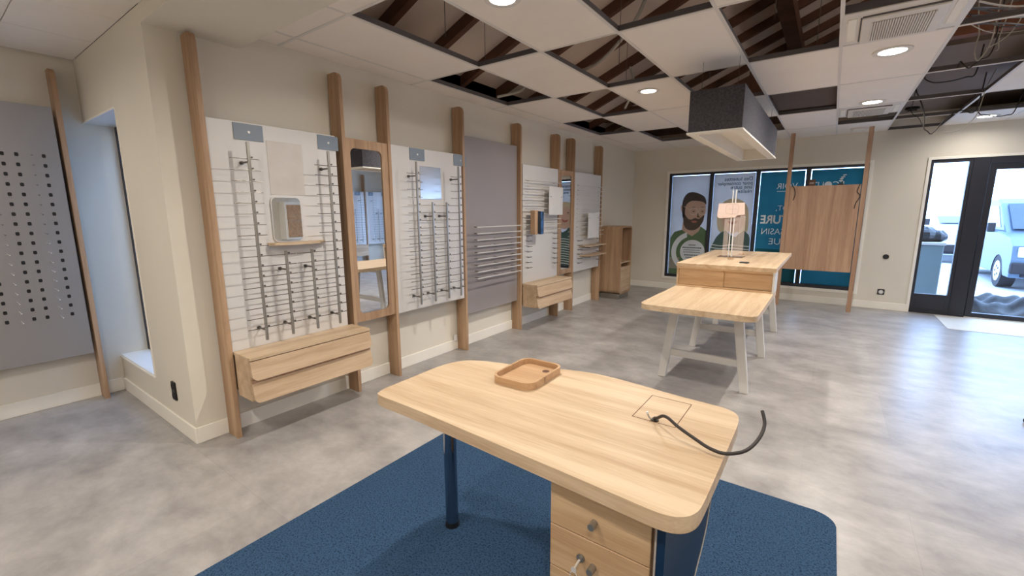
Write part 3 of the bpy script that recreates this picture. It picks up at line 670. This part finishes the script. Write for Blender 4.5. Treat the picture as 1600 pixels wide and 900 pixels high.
beard = [(-2.279, 1.47), (-2.237, 1.42), (-2.189, 1.357), (-2.127, 1.338), (-2.064, 1.37), (-1.997, 1.353), (-1.941, 1.396), (-1.903, 1.42), (-1.919, 1.31), (-1.973, 1.21), (-2.067, 1.146), (-2.189, 1.156), (-2.261, 1.256)]
ear = [(-2.335, 1.583), (-2.307, 1.613), (-2.276, 1.582), (-2.269, 1.47), (-2.293, 1.452), (-2.321, 1.508)]
neck = [(-2.269, 1.306), (-2.202, 1.181), (-2.056, 1.159), (-1.965, 1.223), (-1.959, 1.136), (-2.095, 1.02), (-2.233, 1.079), (-2.285, 1.129)]
xr = PX[0][1] - .003
shirt = [(-2.492, .99), (-2.422, 1.105), (-2.287, 1.149), (-2.196, 1.08), (-2.096, 1.032), (-1.982, 1.123), (-1.952, 1.215), (xr, 1.138), (xr, zb), (-2.492, zb)]
t = thing('window_poster', 'window poster of a bearded man in glasses and green shirt', 'poster', (0, 0, 0), 0, 'printed films on the shop window')
obj('poster_film', B().sheet(PX[0][0] + .003, xr, FY, zb, zt), 'filmbg', t)
layer('neck', neck, 1, 'skin', t); layer('shirt', shirt, 2, 'green', t, 0); layer('face', face, 3, 'skin', t); layer('hair', hair, 4, 'hair', t); layer('beard', beard, 4, 'beard', t); layer('ear', ear, 2.5, 'skin', t)
layer('mouth', [(-2.125, 1.308), (-2.078, 1.319), (-2.022, 1.309), (-2.045, 1.284), (-2.1, 1.283)], 5, 'lips', t)
for cx in (-2.095, -1.937): obj('spectacle_rim', B().ring(circ(cx, 1.49, .074, 24, .068), circ(cx, 1.49, .062, 24, .056), 'xz', FY - .0075, FY - .0065), 'gfr', t)
obj('spectacle_bridge', B().prism([(-2.024, 1.497), (-2.008, 1.497), (-2.008, 1.487), (-2.024, 1.487)], 'xz', FY - .0075, FY - .0065), 'gfr', t)
obj('spectacle_temple', B().prism([(-2.28, 1.592), (-2.16, 1.522), (-2.16, 1.512), (-2.28, 1.582)], 'xz', FY - .0075, FY - .0065), 'gfr', t)
for cx in (-2.095, -1.94):
    layer('eye', circ(cx, 1.49, .022, 10, .009), 5, 'hair', t, 0); layer('brow', [(cx - .05, 1.556), (cx, 1.572), (cx + .045, 1.558), (cx, 1.56)], 5, 'hair', t, 0)
layer('nose', [(-2.02, 1.47), (-2.0, 1.40), (-1.975, 1.385), (-1.99, 1.375), (-2.03, 1.385)], 5, 'beard', t, 0)
layer('landscape', [(-2.492, .62), (-2.30, .62), (-2.30, .40), (-2.492, .40)], 2.5, 'field', t, 0)
layer('disc', circ(-2.075, .74, .222, 40), 5, 'paleblue', t, 0)
obj('arc', B().ring(circ(-2.07, .73, .39, 30, None, math.radians(108), math.radians(235)) + circ(-2.07, .73, .30, 30, None, math.radians(235), math.radians(108)), circ(-2.07, .73, .385, 30, None, math.radians(108), math.radians(235)) + circ(-2.07, .73, .305, 30, None, math.radians(235), math.radians(108)), 'xz', FY - .0070, FY - .0062).prism(circ(-2.07, .73, .385, 30, None, math.radians(108), math.radians(235)) + circ(-2.07, .73, .305, 30, None, math.radians(235), math.radians(108)), 'xz', FY - .0070, FY - .0062), 'paleblue', t)
b = B()   # lines of unreadable small print
for k, (zz, w_, hh) in enumerate(((.865, .06, .018), (.815, .17, .022), (.77, .15, .012), (.73, .15, .012), (.675, .13, .022), (.63, .10, .016))):
    xx = -2.085 - w_
    while xx < -2.085 + w_:
        l = random.uniform(.012, .03); b.box(xx, min(xx + l, -2.085 + w_), FY - .0080, FY - .0072, zz - hh / 2, zz + hh / 2); xx += l + .007
o = obj('small_print', b, 'ink', t)

t = thing('window_poster', 'window poster of a smiling blond woman with four lines of reversed text', 'poster', (0, 0, 0), 0, 'printed films on the shop window')
obj('poster_film', B().sheet(PX[1][0] + .004, PX[1][1] - .005, FY, zb, zt), 'filmbg', t)
whair = [(-1.668, 1.215), (-1.689, 1.384), (-1.663, 1.529), (-1.615, 1.635), (-1.52, 1.697), (-1.391, 1.709), (-1.27, 1.653), (-1.198, 1.537), (-1.172, 1.34), (-1.178, 1.153), (-1.257, 1.08), (-1.37, 1.149), (-1.502, 1.146), (-1.611, 1.119)]
wface = [(-1.598, 1.313), (-1.599, 1.504), (-1.535, 1.599), (-1.406, 1.621), (-1.295, 1.573), (-1.248, 1.456), (-1.235, 1.293), (-1.287, 1.186), (-1.388, 1.1), (-1.49, 1.134), (-1.562, 1.217)]
wx = PX[1]
wbody = [(wx[0] + .015, .80), (-1.72, .919), (-1.68, 1.019), (-1.61, 1.107), (-1.524, 1.153), (-1.452, 1.075), (-1.361, 1.034), (-1.281, 1.115), (-1.232, 1.155), (-1.151, 1.083), (wx[1] - .017, 1.014), (wx[1] - .017, zb), (wx[0] + .015, zb)]
layer('hair', whair, 1, 'blond', t); layer('face', wface, 2, 'wskin', t); layer('clothes', wbody, 3, 'dgreen', t, 0)
layer('fringe', [(-1.62, 1.50), (-1.60, 1.62), (-1.5, 1.69), (-1.39, 1.70), (-1.27, 1.64), (-1.22, 1.50), (-1.33, 1.58), (-1.5, 1.60)], 3, 'blond', t)
layer('lips', [(-1.503, 1.318), (-1.425, 1.304), (-1.345, 1.329), (-1.379, 1.267), (-1.466, 1.266)], 3, 'lips', t)
for cx in (-1.50, -1.33): layer('eye', circ(cx, 1.47, .025, 10, .010), 3, 'hair', t, 0)
b = B()
for k in range(11):
    zz = .90 - k * .055
    b.prism([(wx[0] + .02, zz), (-1.6, zz - .02), (-1.4, zz + .005), (wx[1] - .02, zz - .015), (wx[1] - .02, zz - .033), (-1.4, zz - .013), (-1.6, zz - .038), (wx[0] + .02, zz - .018)], 'xz', FY - .0056, FY - .0050)
obj('stripes', b, 'stripe', t)
for s, z in (('Des lunettes', 2.018), ('pour contempler', 1.945), ('une autre', 1.878), ('réalité.', 1.805)):
    text_obj('headline', s, .088, 'ink', t, wx[1] - .045, z, FY - .003, sx=.92 if 'cont' in s else 1.0, bold=.0008)

t = thing('window_poster', 'teal window film with reversed white lettering, left of the wooden board', 'poster', (0, 0, 0), 0, 'printed films on the shop window')
obj('poster_film', B().sheet(PX[2][0] + .006, PX[2][1] - .012, FY, zb, zt - .005), 'teal', t)
text_obj('lettering', 'VOIR', .13, 'whitef', t, -.50, 1.857, FY - .003)
b = B()
for k in range(9): b.box(-.785 + k * .014, -.777 + k * .014, FY - .003, FY - .0022, 1.808, 1.822)
obj('small_print', b, 'whitef', t)
text_obj('lettering', 'R', .13, 'whitef', t, -.425, 1.857, FY - .003) if False else None
text_obj('lettering', 'BIENTÔT,', .12, 'whitef', t, -.26, 1.50, FY - .003)
text_obj('lettering', 'VERTURE', .195, 'whitef', t, -.30, 1.285, FY - .003, bold=.005, sx=.86)
text_obj('lettering', 'MAGASIN', .145, 'whitef', t, -.385, 1.100, FY - .003, sx=.93)
text_obj('lettering', 'IQUE', .15, 'whitef', t, -.50, .93, FY - .003, sx=1.0)
layer('green_band', [(PX[2][0] + .02, zb), (PX[2][0] + .02, .86), (-.6, .84), (PX[2][1] - .025, .86), (PX[2][1] - .025, zb)], .5, 'teal', t, 0)
t = thing('window_poster', 'teal window film behind the wooden board, with the round logo letters on top', 'poster', (0, 0, 0), 0, 'printed films on the shop window')
obj('poster_film', B().sheet(PX[3][0] + .010, PX[3][1] - .002, FY, zb, zt - .005), 'teal', t)
text_obj('lettering', 'ÉC', .13, 'whitef', t, .115, 1.857, FY - .003)
text_obj('lettering', 'UTE', .13, 'whitef', t, -.145, 1.857, FY - .003)
layer('logo_disc', circ(-.095, 1.90, .05, 24), 2, 'whitef', t, 0)
b = B()
for k, (xa, za, l) in enumerate(((.085, 2.03, .045), (.065, 2.0, .05), (.05, 1.975, .045), (.04, 1.945, .04))):
    b.prism([(xa, za), (xa + l, za + .008), (xa + l - .01, za + .022), (xa - .005, za + .014)], 'xz', FY - .004, FY - .003)
obj('logo_rays', b, 'whitef', t)

# ------------------------------------------------------------------ wooden board on two poles
t = thing('partition_board', 'large vertical-grain oak board held between two floor-to-ceiling poles', 'partition', (0, 8.12, 0))
obj('board', B().box(-.56, .30, -.012, .012, .59, 1.865, .002), 'oakboard', t)
for x in (-.59, .335): obj('pole', B().box(x - .028, x + .028, -.022, .022, 0, ZC - .003, .002), 'oakboard', t)
t = thing('junction_box', 'small brown box with a label on the top edge of the wooden board', 'box', (-.29, 8.12, 1.866))
obj('box_body', B().box(-.045, .045, -.02, .03, 0, .09, .004), 'roofwood', t); obj('box_label', B().box(-.03, .025, -.022, -.020, .03, .045), 'edge', t)
tag(obj('loose_cable', B().tube([(-.53, 8.10, 1.873), (-.515, 8.085, 1.85), (-.495, 8.09, 1.80), (-.488, 8.09, 1.73), (-.505, 8.09, 1.655)], .005), 'cablek', shade=True), 'short black cable over the top left corner of the board', 'cable')
tag(obj('loose_cable', B().tube([(.285, 8.10, 1.873), (.27, 8.085, 1.82), (.26, 8.09, 1.76), (.30, 8.09, 1.70), (.26, 8.09, 1.60), (.25, 8.09, 1.52)], .005), 'cablek', shade=True), 'wavy black cable down the right side of the board', 'cable')
t = thing('cable_clip', 'small dark clip on the board top near the right pole', 'clip', (.06, 8.12, 1.866)); obj('clip_body', B().box(-.035, .035, -.015, .015, 0, .02, .003).cyl((0, 0, .02), (.02, 0, .05), .006), 'black', t)

# ------------------------------------------------------------------ tables and counter in the middle
XA, XB = -1.225, -.36
t = thing('display_table', 'low oak topped table with white trestle legs in front of the counter', 'table', ((XA + XB) / 2, 4.0, 0))
hw = (XB - XA) / 2
obj('table_top', B().prism(rr(-hw, hw - .0005, -.53, .795, (.09, .09, .002, .002), 8), 'xy', .705, .75, .003), 'oaky', t)
def trestle(t, yc, top, y_off):
    for s in (-1, 1):
        b = B(); x0 = s * .34; x1 = s * (.34 - .135 * top)
        y = yc - y_off
        v = [b.bm.verts.new(p) for p in ((x0 - .034, y - .022, 0), (x0 + .034, y - .022, 0), (x0 + .034, y + .022, 0), (x0 - .034, y + .022, 0), (x1 - .038, y - .022, top), (x1 + .038, y - .022, top), (x1 + .038, y + .022, top), (x1 - .038, y + .022, top))]
        for q in ((0, 3, 2, 1), (4, 5, 6, 7), (0, 1, 5, 4), (1, 2, 6, 5), (2, 3, 7, 6), (3, 0, 4, 7)): b.bm.faces.new([v[i] for i in q])
        bmesh.ops.bevel(b.bm, geom=b.bm.edges[:], offset=.004, segments=1, affect='EDGES')
        obj('leg', b, 'legwhite', t)
    obj('crossbar', B().box(-.285, .285, yc - y_off - .014, yc - y_off + .014, .215, .275, .003), 'legwhite', t)
    obj('top_rail', B().box(-.27, .27, yc - y_off - .02, yc - y_off + .02, top - .06, top, .003), 'legwhite', t)
trestle(t, 3.925, .704, 4.0)
t = thing('display_counter', 'taller oak counter with sliding fronts on white trestles', 'counter', ((XA + XB) / 2, 4.56, 0))
L2 = 1.80
obj('counter_top', B().box(-hw - .005, hw + .005, -.005, L2, .945, .985, .002), 'oaky', t)
obj('counter_side', B().box(-hw, -hw + .018, 0, .24, .752, .945, .001), 'oaky', t)
obj('counter_side', B().box(hw - .018, hw, 0, .24, .752, .945, .001), 'legwhite', t)
obj('counter_floor', B().box(-hw + .018, hw - .018, 0, .24, .752, .768), 'oakxd', t)
obj('counter_rail', B().box(-hw + .018, hw - .018, .0, .03, .928, .945), 'oakxd', t)
obj('sliding_front', B().box(-hw + .02, .005, .012, .028, .770, .928, .002), 'oakxd', t)
obj('sliding_front', B().box(-.01, hw - .02, .032, .048, .770, .928, .002), 'oakxd', t)
obj('counter_back', B().box(-hw + .018, hw - .018, .22, .24, .768, .945), 'oaky', t)
obj('cable_hole', B().prism(rr(.085, .17, .28, .38, .025, 4), 'xy', .9851, .9925), 'black', t)
obj('flap', B().ring(rr(.02, .36, .95, 1.14, .001, 1), rr(.025, .355, .955, 1.135, .001, 1), 'xy', .9851, .986), 'oakxd', t)
for y in (5.04, 6.24): trestle(t, y, .944, 4.56)
# sign stand on the counter
t = thing('acrylic_stand', 'clear acrylic stand holding a pale pink sheet on the counter', 'stand', (-.87, 5.45, .9865))
obj('stand_base', B().box(-.14, .12, -.10, .10, 0, .006, .002), 'clear', t)
for x0, x1 in ((-.105, -.055), (.0, .055)): obj('clear_leaf', B().box(x0, x1, .0, .006, .006, .44), 'leaf', t)
obj('clear_leaf', B().box(.055, .105, -.02, -.012, .006, .46), 'leaf', t)
obj('upright', B().box(-.045, -.036, .0, .012, .006, .74).box(-.015, -.004, .0, .012, .006, .74), 'paper', t)
p = obj('sheet', B().prism([(-.185, .46), (-.175, .595), (.085, .60), (.095, .47), (.02, .465), (.0, .44), (-.165, .43)], 'xz', -.012, -.006), 'pinkpaper', t)
b = B(); b.ring(rr(-.10, .03, .475, .585, .03, 4), rr(-.098, .028, .477, .583, .028, 4), 'xz', -.0135, -.012)
b.ring(circ(-.03, .545, .016, 16), circ(-.03, .545, .0145, 16), 'xz', -.0135, -.012).box(-.031, -.029, .49, .53, -.0135, -.012) if False else None
b.box(-.0315, -.0295, -.0135, -.012, .48, .58).box(-.07, .01, -.0135, -.012, .529, .531)
obj('sheet_print', b, 'edge', p)
for loc, s in (((-.83, 5.12, .985), 'small gold clip lying nearer on the counter'), ((-.815, 5.70, .985), 'small gold clip lying by the foot of the acrylic stand')):
    t = thing('metal_clip', s, 'clip', loc, .5, 'small clips on the counter'); obj('clip_body', B().box(-.03, .03, -.012, .012, .008, .022, .003), 'ply', t); obj('clip_foot', B().cyl((-.01, 0, 0), (-.01, 0, .01), .009, 10), 'paper', t)

# ------------------------------------------------------------------ foreground desk
t = thing('reception_desk', 'large oak topped desk in the foreground with drawer pedestal and chrome leg', 'desk', (-.85, 1.4, 0))
DP = [(-1.455, 1.066), (-1.487, 1.10), (-1.495, 1.15), (-1.497, 1.30), (-1.498, 1.44), (-1.485, 1.53), (-1.445, 1.60), (-1.38, 1.638), (-1.29, 1.667), (-1.15, 1.705), (-1.0, 1.765), (-.88, 1.80), (-.765, 1.811), (-.608, 1.797), (-.44, 1.775), (-.33, 1.768), (-.265, 1.762), (-.22, 1.735), (-.203, 1.69), (-.198, 1.60), (-.197, 1.4), (-.197, 1.25), (-.198, 1.12), (-.205, 1.07), (-.228, 1.035), (-.27, 1.018), (-.34, 1.018), (-.52, 1.028), (-.9, 1.047), (-1.27, 1.064)]
loc = [(x + .85, y - 1.4) for x, y in DP]
obj('desk_top', B().prism(smooth(loc, 4), 'xy', .703, .75, .002), 'oakx', t)
obj('cable_flap', B().ring(rr(.32, .477, .09, .32, .001, 1), rr(.3225, .4745, .0925, .3175, .001, 1), 'xy', .7501, .7506), 'roofwood', t)
PXa, PXb, PYa = -.634 + .85, -.300 + .85, 1.08 - 1.4
obj('pedestal', B().box(PXa, PXb, PYa + .018, PYa + .52, .0095, .700, .001), 'oakz', t)
for z0, z1, kn in ((.525, .692, True), (.375, .522, True), (.04, .372, False)):
    d = obj('drawer', B().box(PXa + .001, PXb - .014, PYa, PYa + .0175, z0, z1, .0015), 'oakxd', t)
    if kn or True:
        kz = (z0 + z1) / 2 - .0 if kn else .3
        if z0 > .5: kz = .590
        elif z0 > .3: kz = .440
        obj('knob', B().cyl((-.482 + .85, PYa, kz), (-.482 + .85, PYa - .028, kz), .0105, 20), 'steel', d, True)
    if .3 < z0 < .5:
        obj('lock', B().cyl((-.523 + .85, PYa, .452), (-.523 + .85, PYa - .006, .452), .013, 20).cyl((-.523 + .85, PYa - .006, .452), (-.523 + .85, PYa - .009, .452), .008, 16), 'steel', d, True)
obj('blue_panel', B().prism([(PYa - .01, .703), (.295, .703), (.29, .45), (.265, .37), (.23, .30), (.16, .25), (.09, .21), (.03, .15), (.0, .0095), (PYa - .01, .0095)], 'yz', PXb + .001, PXb + .026), 'blue', t)
e = [(.297, .703), (.292, .45), (.267, .37), (.232, .30), (.162, .25), (.092, .21), (.032, .15), (.002, .0095)]
e = [e[0], e[1]] + smooth(e, 4)[6:-5] + [e[-1]]
ee = e + [(a - .010, b_) for a, b_ in e[::-1]]
obj('panel_edging', B().prism([(a + .004, b_) for a, b_ in ee], 'yz', PXb - .0005, PXb + .029), 'edge', t)
obj('panel_edging', B().box(PXb - .001, PXb + .004, PYa - .014, PYa - .01, .0095, .70), 'edge', t)
l = obj('leg', B().cyl((-1.345 + .85, -.04, .03), (-1.345 + .85, -.04, .703), .030, 32), 'chrome', t, True)
obj('leg_foot', B().cyl((-1.345 + .85, -.04, .0095), (-1.345 + .85, -.04, .034), .034, 32, .031), 'black', l, True)
# keys
t = thing('key_ring', 'bunch of keys hanging from the lock of the desk drawer', 'keys', (-.523, 1.065, .45))
obj('key', B().cyl((0, .004, 0), (0, -.03, -.004), .004, 8).prism(circ(0, -.006, .009, 16), 'xz', -.034, -.031), 'bar', t)
b = B()
for k in range(16):
    a0, a1 = 2 * PI * k / 16, 2 * PI * (k + 1) / 16
    b.cyl((.0 + .012 * math.cos(a0), -.033, -.028 + .016 * math.sin(a0)), (.0 + .012 * math.cos(a1), -.033, -.028 + .016 * math.sin(a1)), .0012, 6)
obj('ring', b, 'bar', t)
obj('hanging_key', B().prism(rr(-.012, .006, -.075, -.042, .006, 3), 'xz', -.036, -.033).box(-.006, -.001, -.036, -.033, -.105, -.074), 'steel', t)
# wooden tray
t = thing('wooden_tray', 'small rounded wooden tray with a finger hole on the desk', 'tray', (-1.065, 1.597, .75), .02)
obj('tray_floor', B().prism(rr(-.10, .10, -.14, .14, .045), 'xy', .001, .008), 'ply', t)
obj('tray_rim', B().ring(rr(-.108, .108, -.148, .148, .05), rr(-.098, .098, -.138, .138, .042), 'xy', 0, .033), 'ply', t)
obj('finger_hole', B().prism(circ(.045, .085, .017, 24), 'xy', .0081, .0086), 'roofwood', t)
obj('rim_notch', B().box(.1075, .1085, -.033, -.029, .002, .031), 'roofwood', t)
tag(obj('desk_cable', B().tube([(-.451, 1.509, 0.7575), (-.433, 1.479, 0.775), (-.407, 1.454, 0.80), (-.382, 1.435, 0.805), (-.347, 1.424, 0.79), (-.29, 1.405, 0.775), (-.238, 1.386, 0.766), (-.192, 1.389, 0.763), (-.145, 1.429, 0.77), (-.119, 1.505, 0.785), (-.112, 1.565, 0.81), (-.125, 1.599, 0.84)], .0055, 12), 'cablek', shade=True), 'thick black cable rising from the desk and curling over its right edge', 'cable')
t = thing('cable_stub', 'short pale cable end sticking up from the desk beside the black cable', 'cable end', (-.468, 1.498, .75)); obj('stub_wire', B().tube([(.01, .005, .001), (0, 0, .01), (-.006, -.004, .026)], .003), 'cablew', t); obj('stub_tip', B().cyl((-.006, -.004, .024), (-.007, -.005, .032), .0045), 'paper', t)
obj('stub_collar', B().cyl((.018, .008, 0), (.018, .008, .004), .014, 16), 'cablek', t)

# rug
tag(obj('blue_carpet', B().prism(rr(-2.01, .162, -.5, 2.50, (.06, .09, .09, .02)), 'xy', .0005, .009, .003), 'rug'), 'blue loop pile carpet laid on the grey floor under the desk', 'rug')
tag(obj('entrance_board', B().prism([(1.34, 7.65), (4.1, 7.65), (4.1, 8.61), (1.34, 8.61)], 'xy', .0004, .004), 'mat'), 'pale board patch on the floor in front of the glass door', 'floor mat')
tag(obj('rubber_pad', B().prism([(1.25, 4.50), (1.33, 4.40), (1.62, 4.46), (1.62, 4.66), (1.30, 4.60)], 'xy', 0, .035, .012), 'anth'), 'dark rubber pad on the floor cut by the right edge', 'pad')

# ------------------------------------------------------------------ right wall, seen in the mirrors
def rwall(y): return -y
t_post = wall_post(7.815, 'oak post on the right wall seen only in the large mirror', .03, XR, .15, PI)
def rp(label, y0, y1):
    a, b_ = -y1, -y0; w = (b_ - a); ys = [a + w * q for q in (.2, .4, .6, .8)]
    rail_panel(label, a, b_, ys, 1.59, [(a + w * .12, a + w * .32, 1.962, 2.066), (a + w * .7, a + w * .9, 1.962, 2.066)], None, x=XR, rz=PI)
rp('white display panel reflected in the large mirror, left one', 6.82, 7.765)
rp('white display panel reflected in the large mirror, right one', 7.83, 8.62)
t = thing('drawer_unit', 'pale drawer unit under the reflected display in the large mirror', 'drawer unit', (XR, 7.2, 0), PI, 'wall hung oak drawer units')
obj('carcass', B().box(.145, .36, -.45, .45, .30, .579).box(.001, .145, -.45, .45, .31, .575), 'oakyd', t)
for z0, z1 in ((.45, .575), (.30, .425)): obj('drawer', B().box(.36, .38, -.448, .448, z0, z1, .002), 'oakyd', t)
obj('top_board', B().box(.145, .37, -.45, .45, .58, .60), 'oaky', t)
t = thing('wall_cupboard', 'oak cupboard with two stacked doors reflected in the small mirror', 'cupboard', (XR, 5.62, 0), PI)
obj('cupboard_frame', B().box(.001, .28, -.22, .22, .86, 1.75), 'trim', t)
for z0, z1 in ((1.31, 1.68), (.91, 1.30)): obj('cupboard_door', B().box(.28, .30, -.17, .17, z0, z1, .004), 'ply', t)
# ------------------------------------------------------------------ outside
M['blocker_blue'] = plain('light_blocker_blue_grey', (88, 108, 136), .9, vary=.08, scale=1.5)  # blue put in so the added wall tints the nook daylight
struct('wall_light_blocker', B().box(-11, XL - .26, 2.5, 2.75, -.1, 3.9), 'blocker_blue')   # unseen wall added to dim and blue the daylight through the slit window
M['ground'] = plain('pale_concrete_ground', (188, 190, 192), .9, vary=.08, scale=1)
M['carpaint'] = plain('silver_blue_car_paint', (84, 104, 124), .35, metal=.2, vary=.04)
M['carwhite'] = plain('white_car_paint', (216, 224, 230), .35, vary=.03)
M['carglass'] = plain('car_glass', (44, 62, 80), .1, vary=.1)
M['tyre'] = plain('tyre_rubber', (30, 30, 36), .8)
M['tealbox'] = plain('pale_teal_cladding', (92, 104, 104), .6, vary=.03)
M['tarp'] = plain('dark_plastic_sheet', (12, 13, 16), .45, vary=.3, scale=5, bump=.6, bscale=9)
M['darkcar'] = plain('dark_car_paint', (12, 14, 17), .3, vary=.2, scale=6)
g = obj('pavement', B().box(-30, 40, YB + .26, 60, -.3, -.1).box(-30, XN - .3, -20, YB + .26, -.3, -.1).box(XN - .3, XL - .26, 1.21, YB + .26, -.3, -.1), 'ground'); g['kind'] = 'structure'
def car(name, label, x0, y0, L_, Wd, m, gl=True, H=1.85):
    """vehicle facing -Y, front at y0"""
    t = thing(name, label, 'vehicle', (x0, y0, -.1))
    k = H / 1.85
    low = [(0, .28), (0, .62), (.04, .9), (.25, 1.02), (1.15, 1.14), (L_, 1.14), (L_, .3), (3.9, .3)] + [(3.5 + .4 * math.cos(a), .3 + .4 * math.sin(a)) for a in [PI * q / 8 for q in range(9)]] + [(3.05, .3), (1.2, .28)] + [(.8 + .4 * math.cos(a), .3 + .4 * math.sin(a)) for a in [PI * q / 8 for q in range(9)]] + [(.36, .28)]
    obj('car_body', B().prism(low, 'yz', 0, Wd, .02), m, t)
    cab = [(1.1, 1.13), (1.75, 1.74), (2.0, 1.84), (L_ - .4, 1.84), (L_ - .05, 1.14)]
    obj('car_cabin', B().prism([(a, b_ * k if b_ > 1.2 else b_) for a, b_ in cab], 'yz', .10, Wd - .10, .04), m, t)
    obj('windscreen', B().prism([(1.115, 1.2), (1.70, 1.72 * k), (1.67, 1.73 * k), (1.09, 1.2)], 'yz', .20, Wd - .20), 'carglass', t)
    for x in (.094, Wd - .098): obj('side_window', B().prism([(1.45, 1.22), (1.85, 1.68 * k), (L_ - .6, 1.68 * k), (L_ - .4, 1.22)], 'yz', x, x + .004), 'carglass', t)
    for y in (.8, 3.5):
        for x in (.01, Wd - .23):
            w = obj('wheel', B().cyl((x, y, .34), (x + .22, y, .34), .33, 28), 'tyre', t)
            xx = x - .005 if x < 1 else x + .225
            hb = B().cyl((xx, y, .34), (xx + .012, y, .34), .21, 24); obj('hubcap', hb, 'carwhite', w)
            hb = B()
            for q in range(5):
                a = 2 * PI * q / 5; hb.cyl((xx - .006, y + .1 * math.cos(a), .34 + .1 * math.sin(a)), (xx + .018, y + .1 * math.cos(a), .34 + .1 * math.sin(a)), .028, 8)
            obj('wheel_holes', hb, 'tyre', w)
    obj('front_grille', B().box(.45, Wd - .45, -.012, .01, .62, .86, .01).box(.15, Wd - .15, -.02, .0, .3, .5, .01), 'tyre', t)
    for x in (.08, Wd - .42): obj('headlamp', B().box(x, x + .34, -.01, .05, .68, .88, .02, 2), 'carwhite', t)
    obj('bumper', B().box(-.0, Wd, -.06, .06, .36, .58, .03, 2), 'tyre', t)
    for x, s in ((-.02, -1), (Wd + .02, 1)): obj('side_mirror', B().box(x - .10 if s < 0 else x - .02, x + .02 if s < 0 else x + .10, 1.35, 1.45, 1.12, 1.32, .02, 2), 'tyre', t)
    return t
car('parked_van', 'silver blue van parked outside facing the glass door', 2.92, 12.6, 4.6, 1.85, 'carpaint')
car('parked_car', 'white car parked farther off, seen through the side light', 2.6, 18.2, 4.3, 1.75, 'carwhite', H=1.5)
t = thing('utility_box', 'pale teal box standing outside behind the side light', 'box', (1.25, 10.9, -.1))
obj('box_body', B().box(0, .44, 0, .7, 0, .97, .01), 'tealbox', t); obj('box_rim', B().box(-.03, .46, -.03, .73, .97, 1.02, .008), 'edge', t)
t = thing('covered_heap', 'dark covered heap lying on the pale teal box outside', 'heap', (1.25, 10.9, .92))
b = B().sphere((.15, .3, .12), .24, 1.0, .9, .7, 16).sphere((.33, .3, .10), .17, 1.1, .9, .7, 16).sphere((.0, .35, .12), .2, 1, 1, .7, 16)
for v in b.bm.verts: v.co.z = max(v.co.z + .02 * math.sin(v.co.x * 40) * math.cos(v.co.y * 31), .0)
obj('cover', b, 'darkcar', t)
t = thing('plastic_sheet', 'crumpled dark plastic sheeting heaped on the ground outside the door', 'plastic sheet', (2.2, 9.9, -.1))
bm = bmesh.new(); bmesh.ops.create_grid(bm, x_segments=36, y_segments=24, size=.5)
for v in bm.verts:
    x, y = v.co.x * 2, v.co.y * 2; e_ = max(0, 1 - max(abs(x), abs(y)) ** 4)
    z = e_ * (.20 + .05 * math.sin(6 * x + 3 * y) + .04 * math.sin(11 * y - 5 * x + 1) + .03 * math.sin(17 * x + 2))
    v.co = (v.co.x * 1.5, v.co.y * .9, max(z, 0.002))
obj('sheet_folds', bm, 'tarp', t, True)
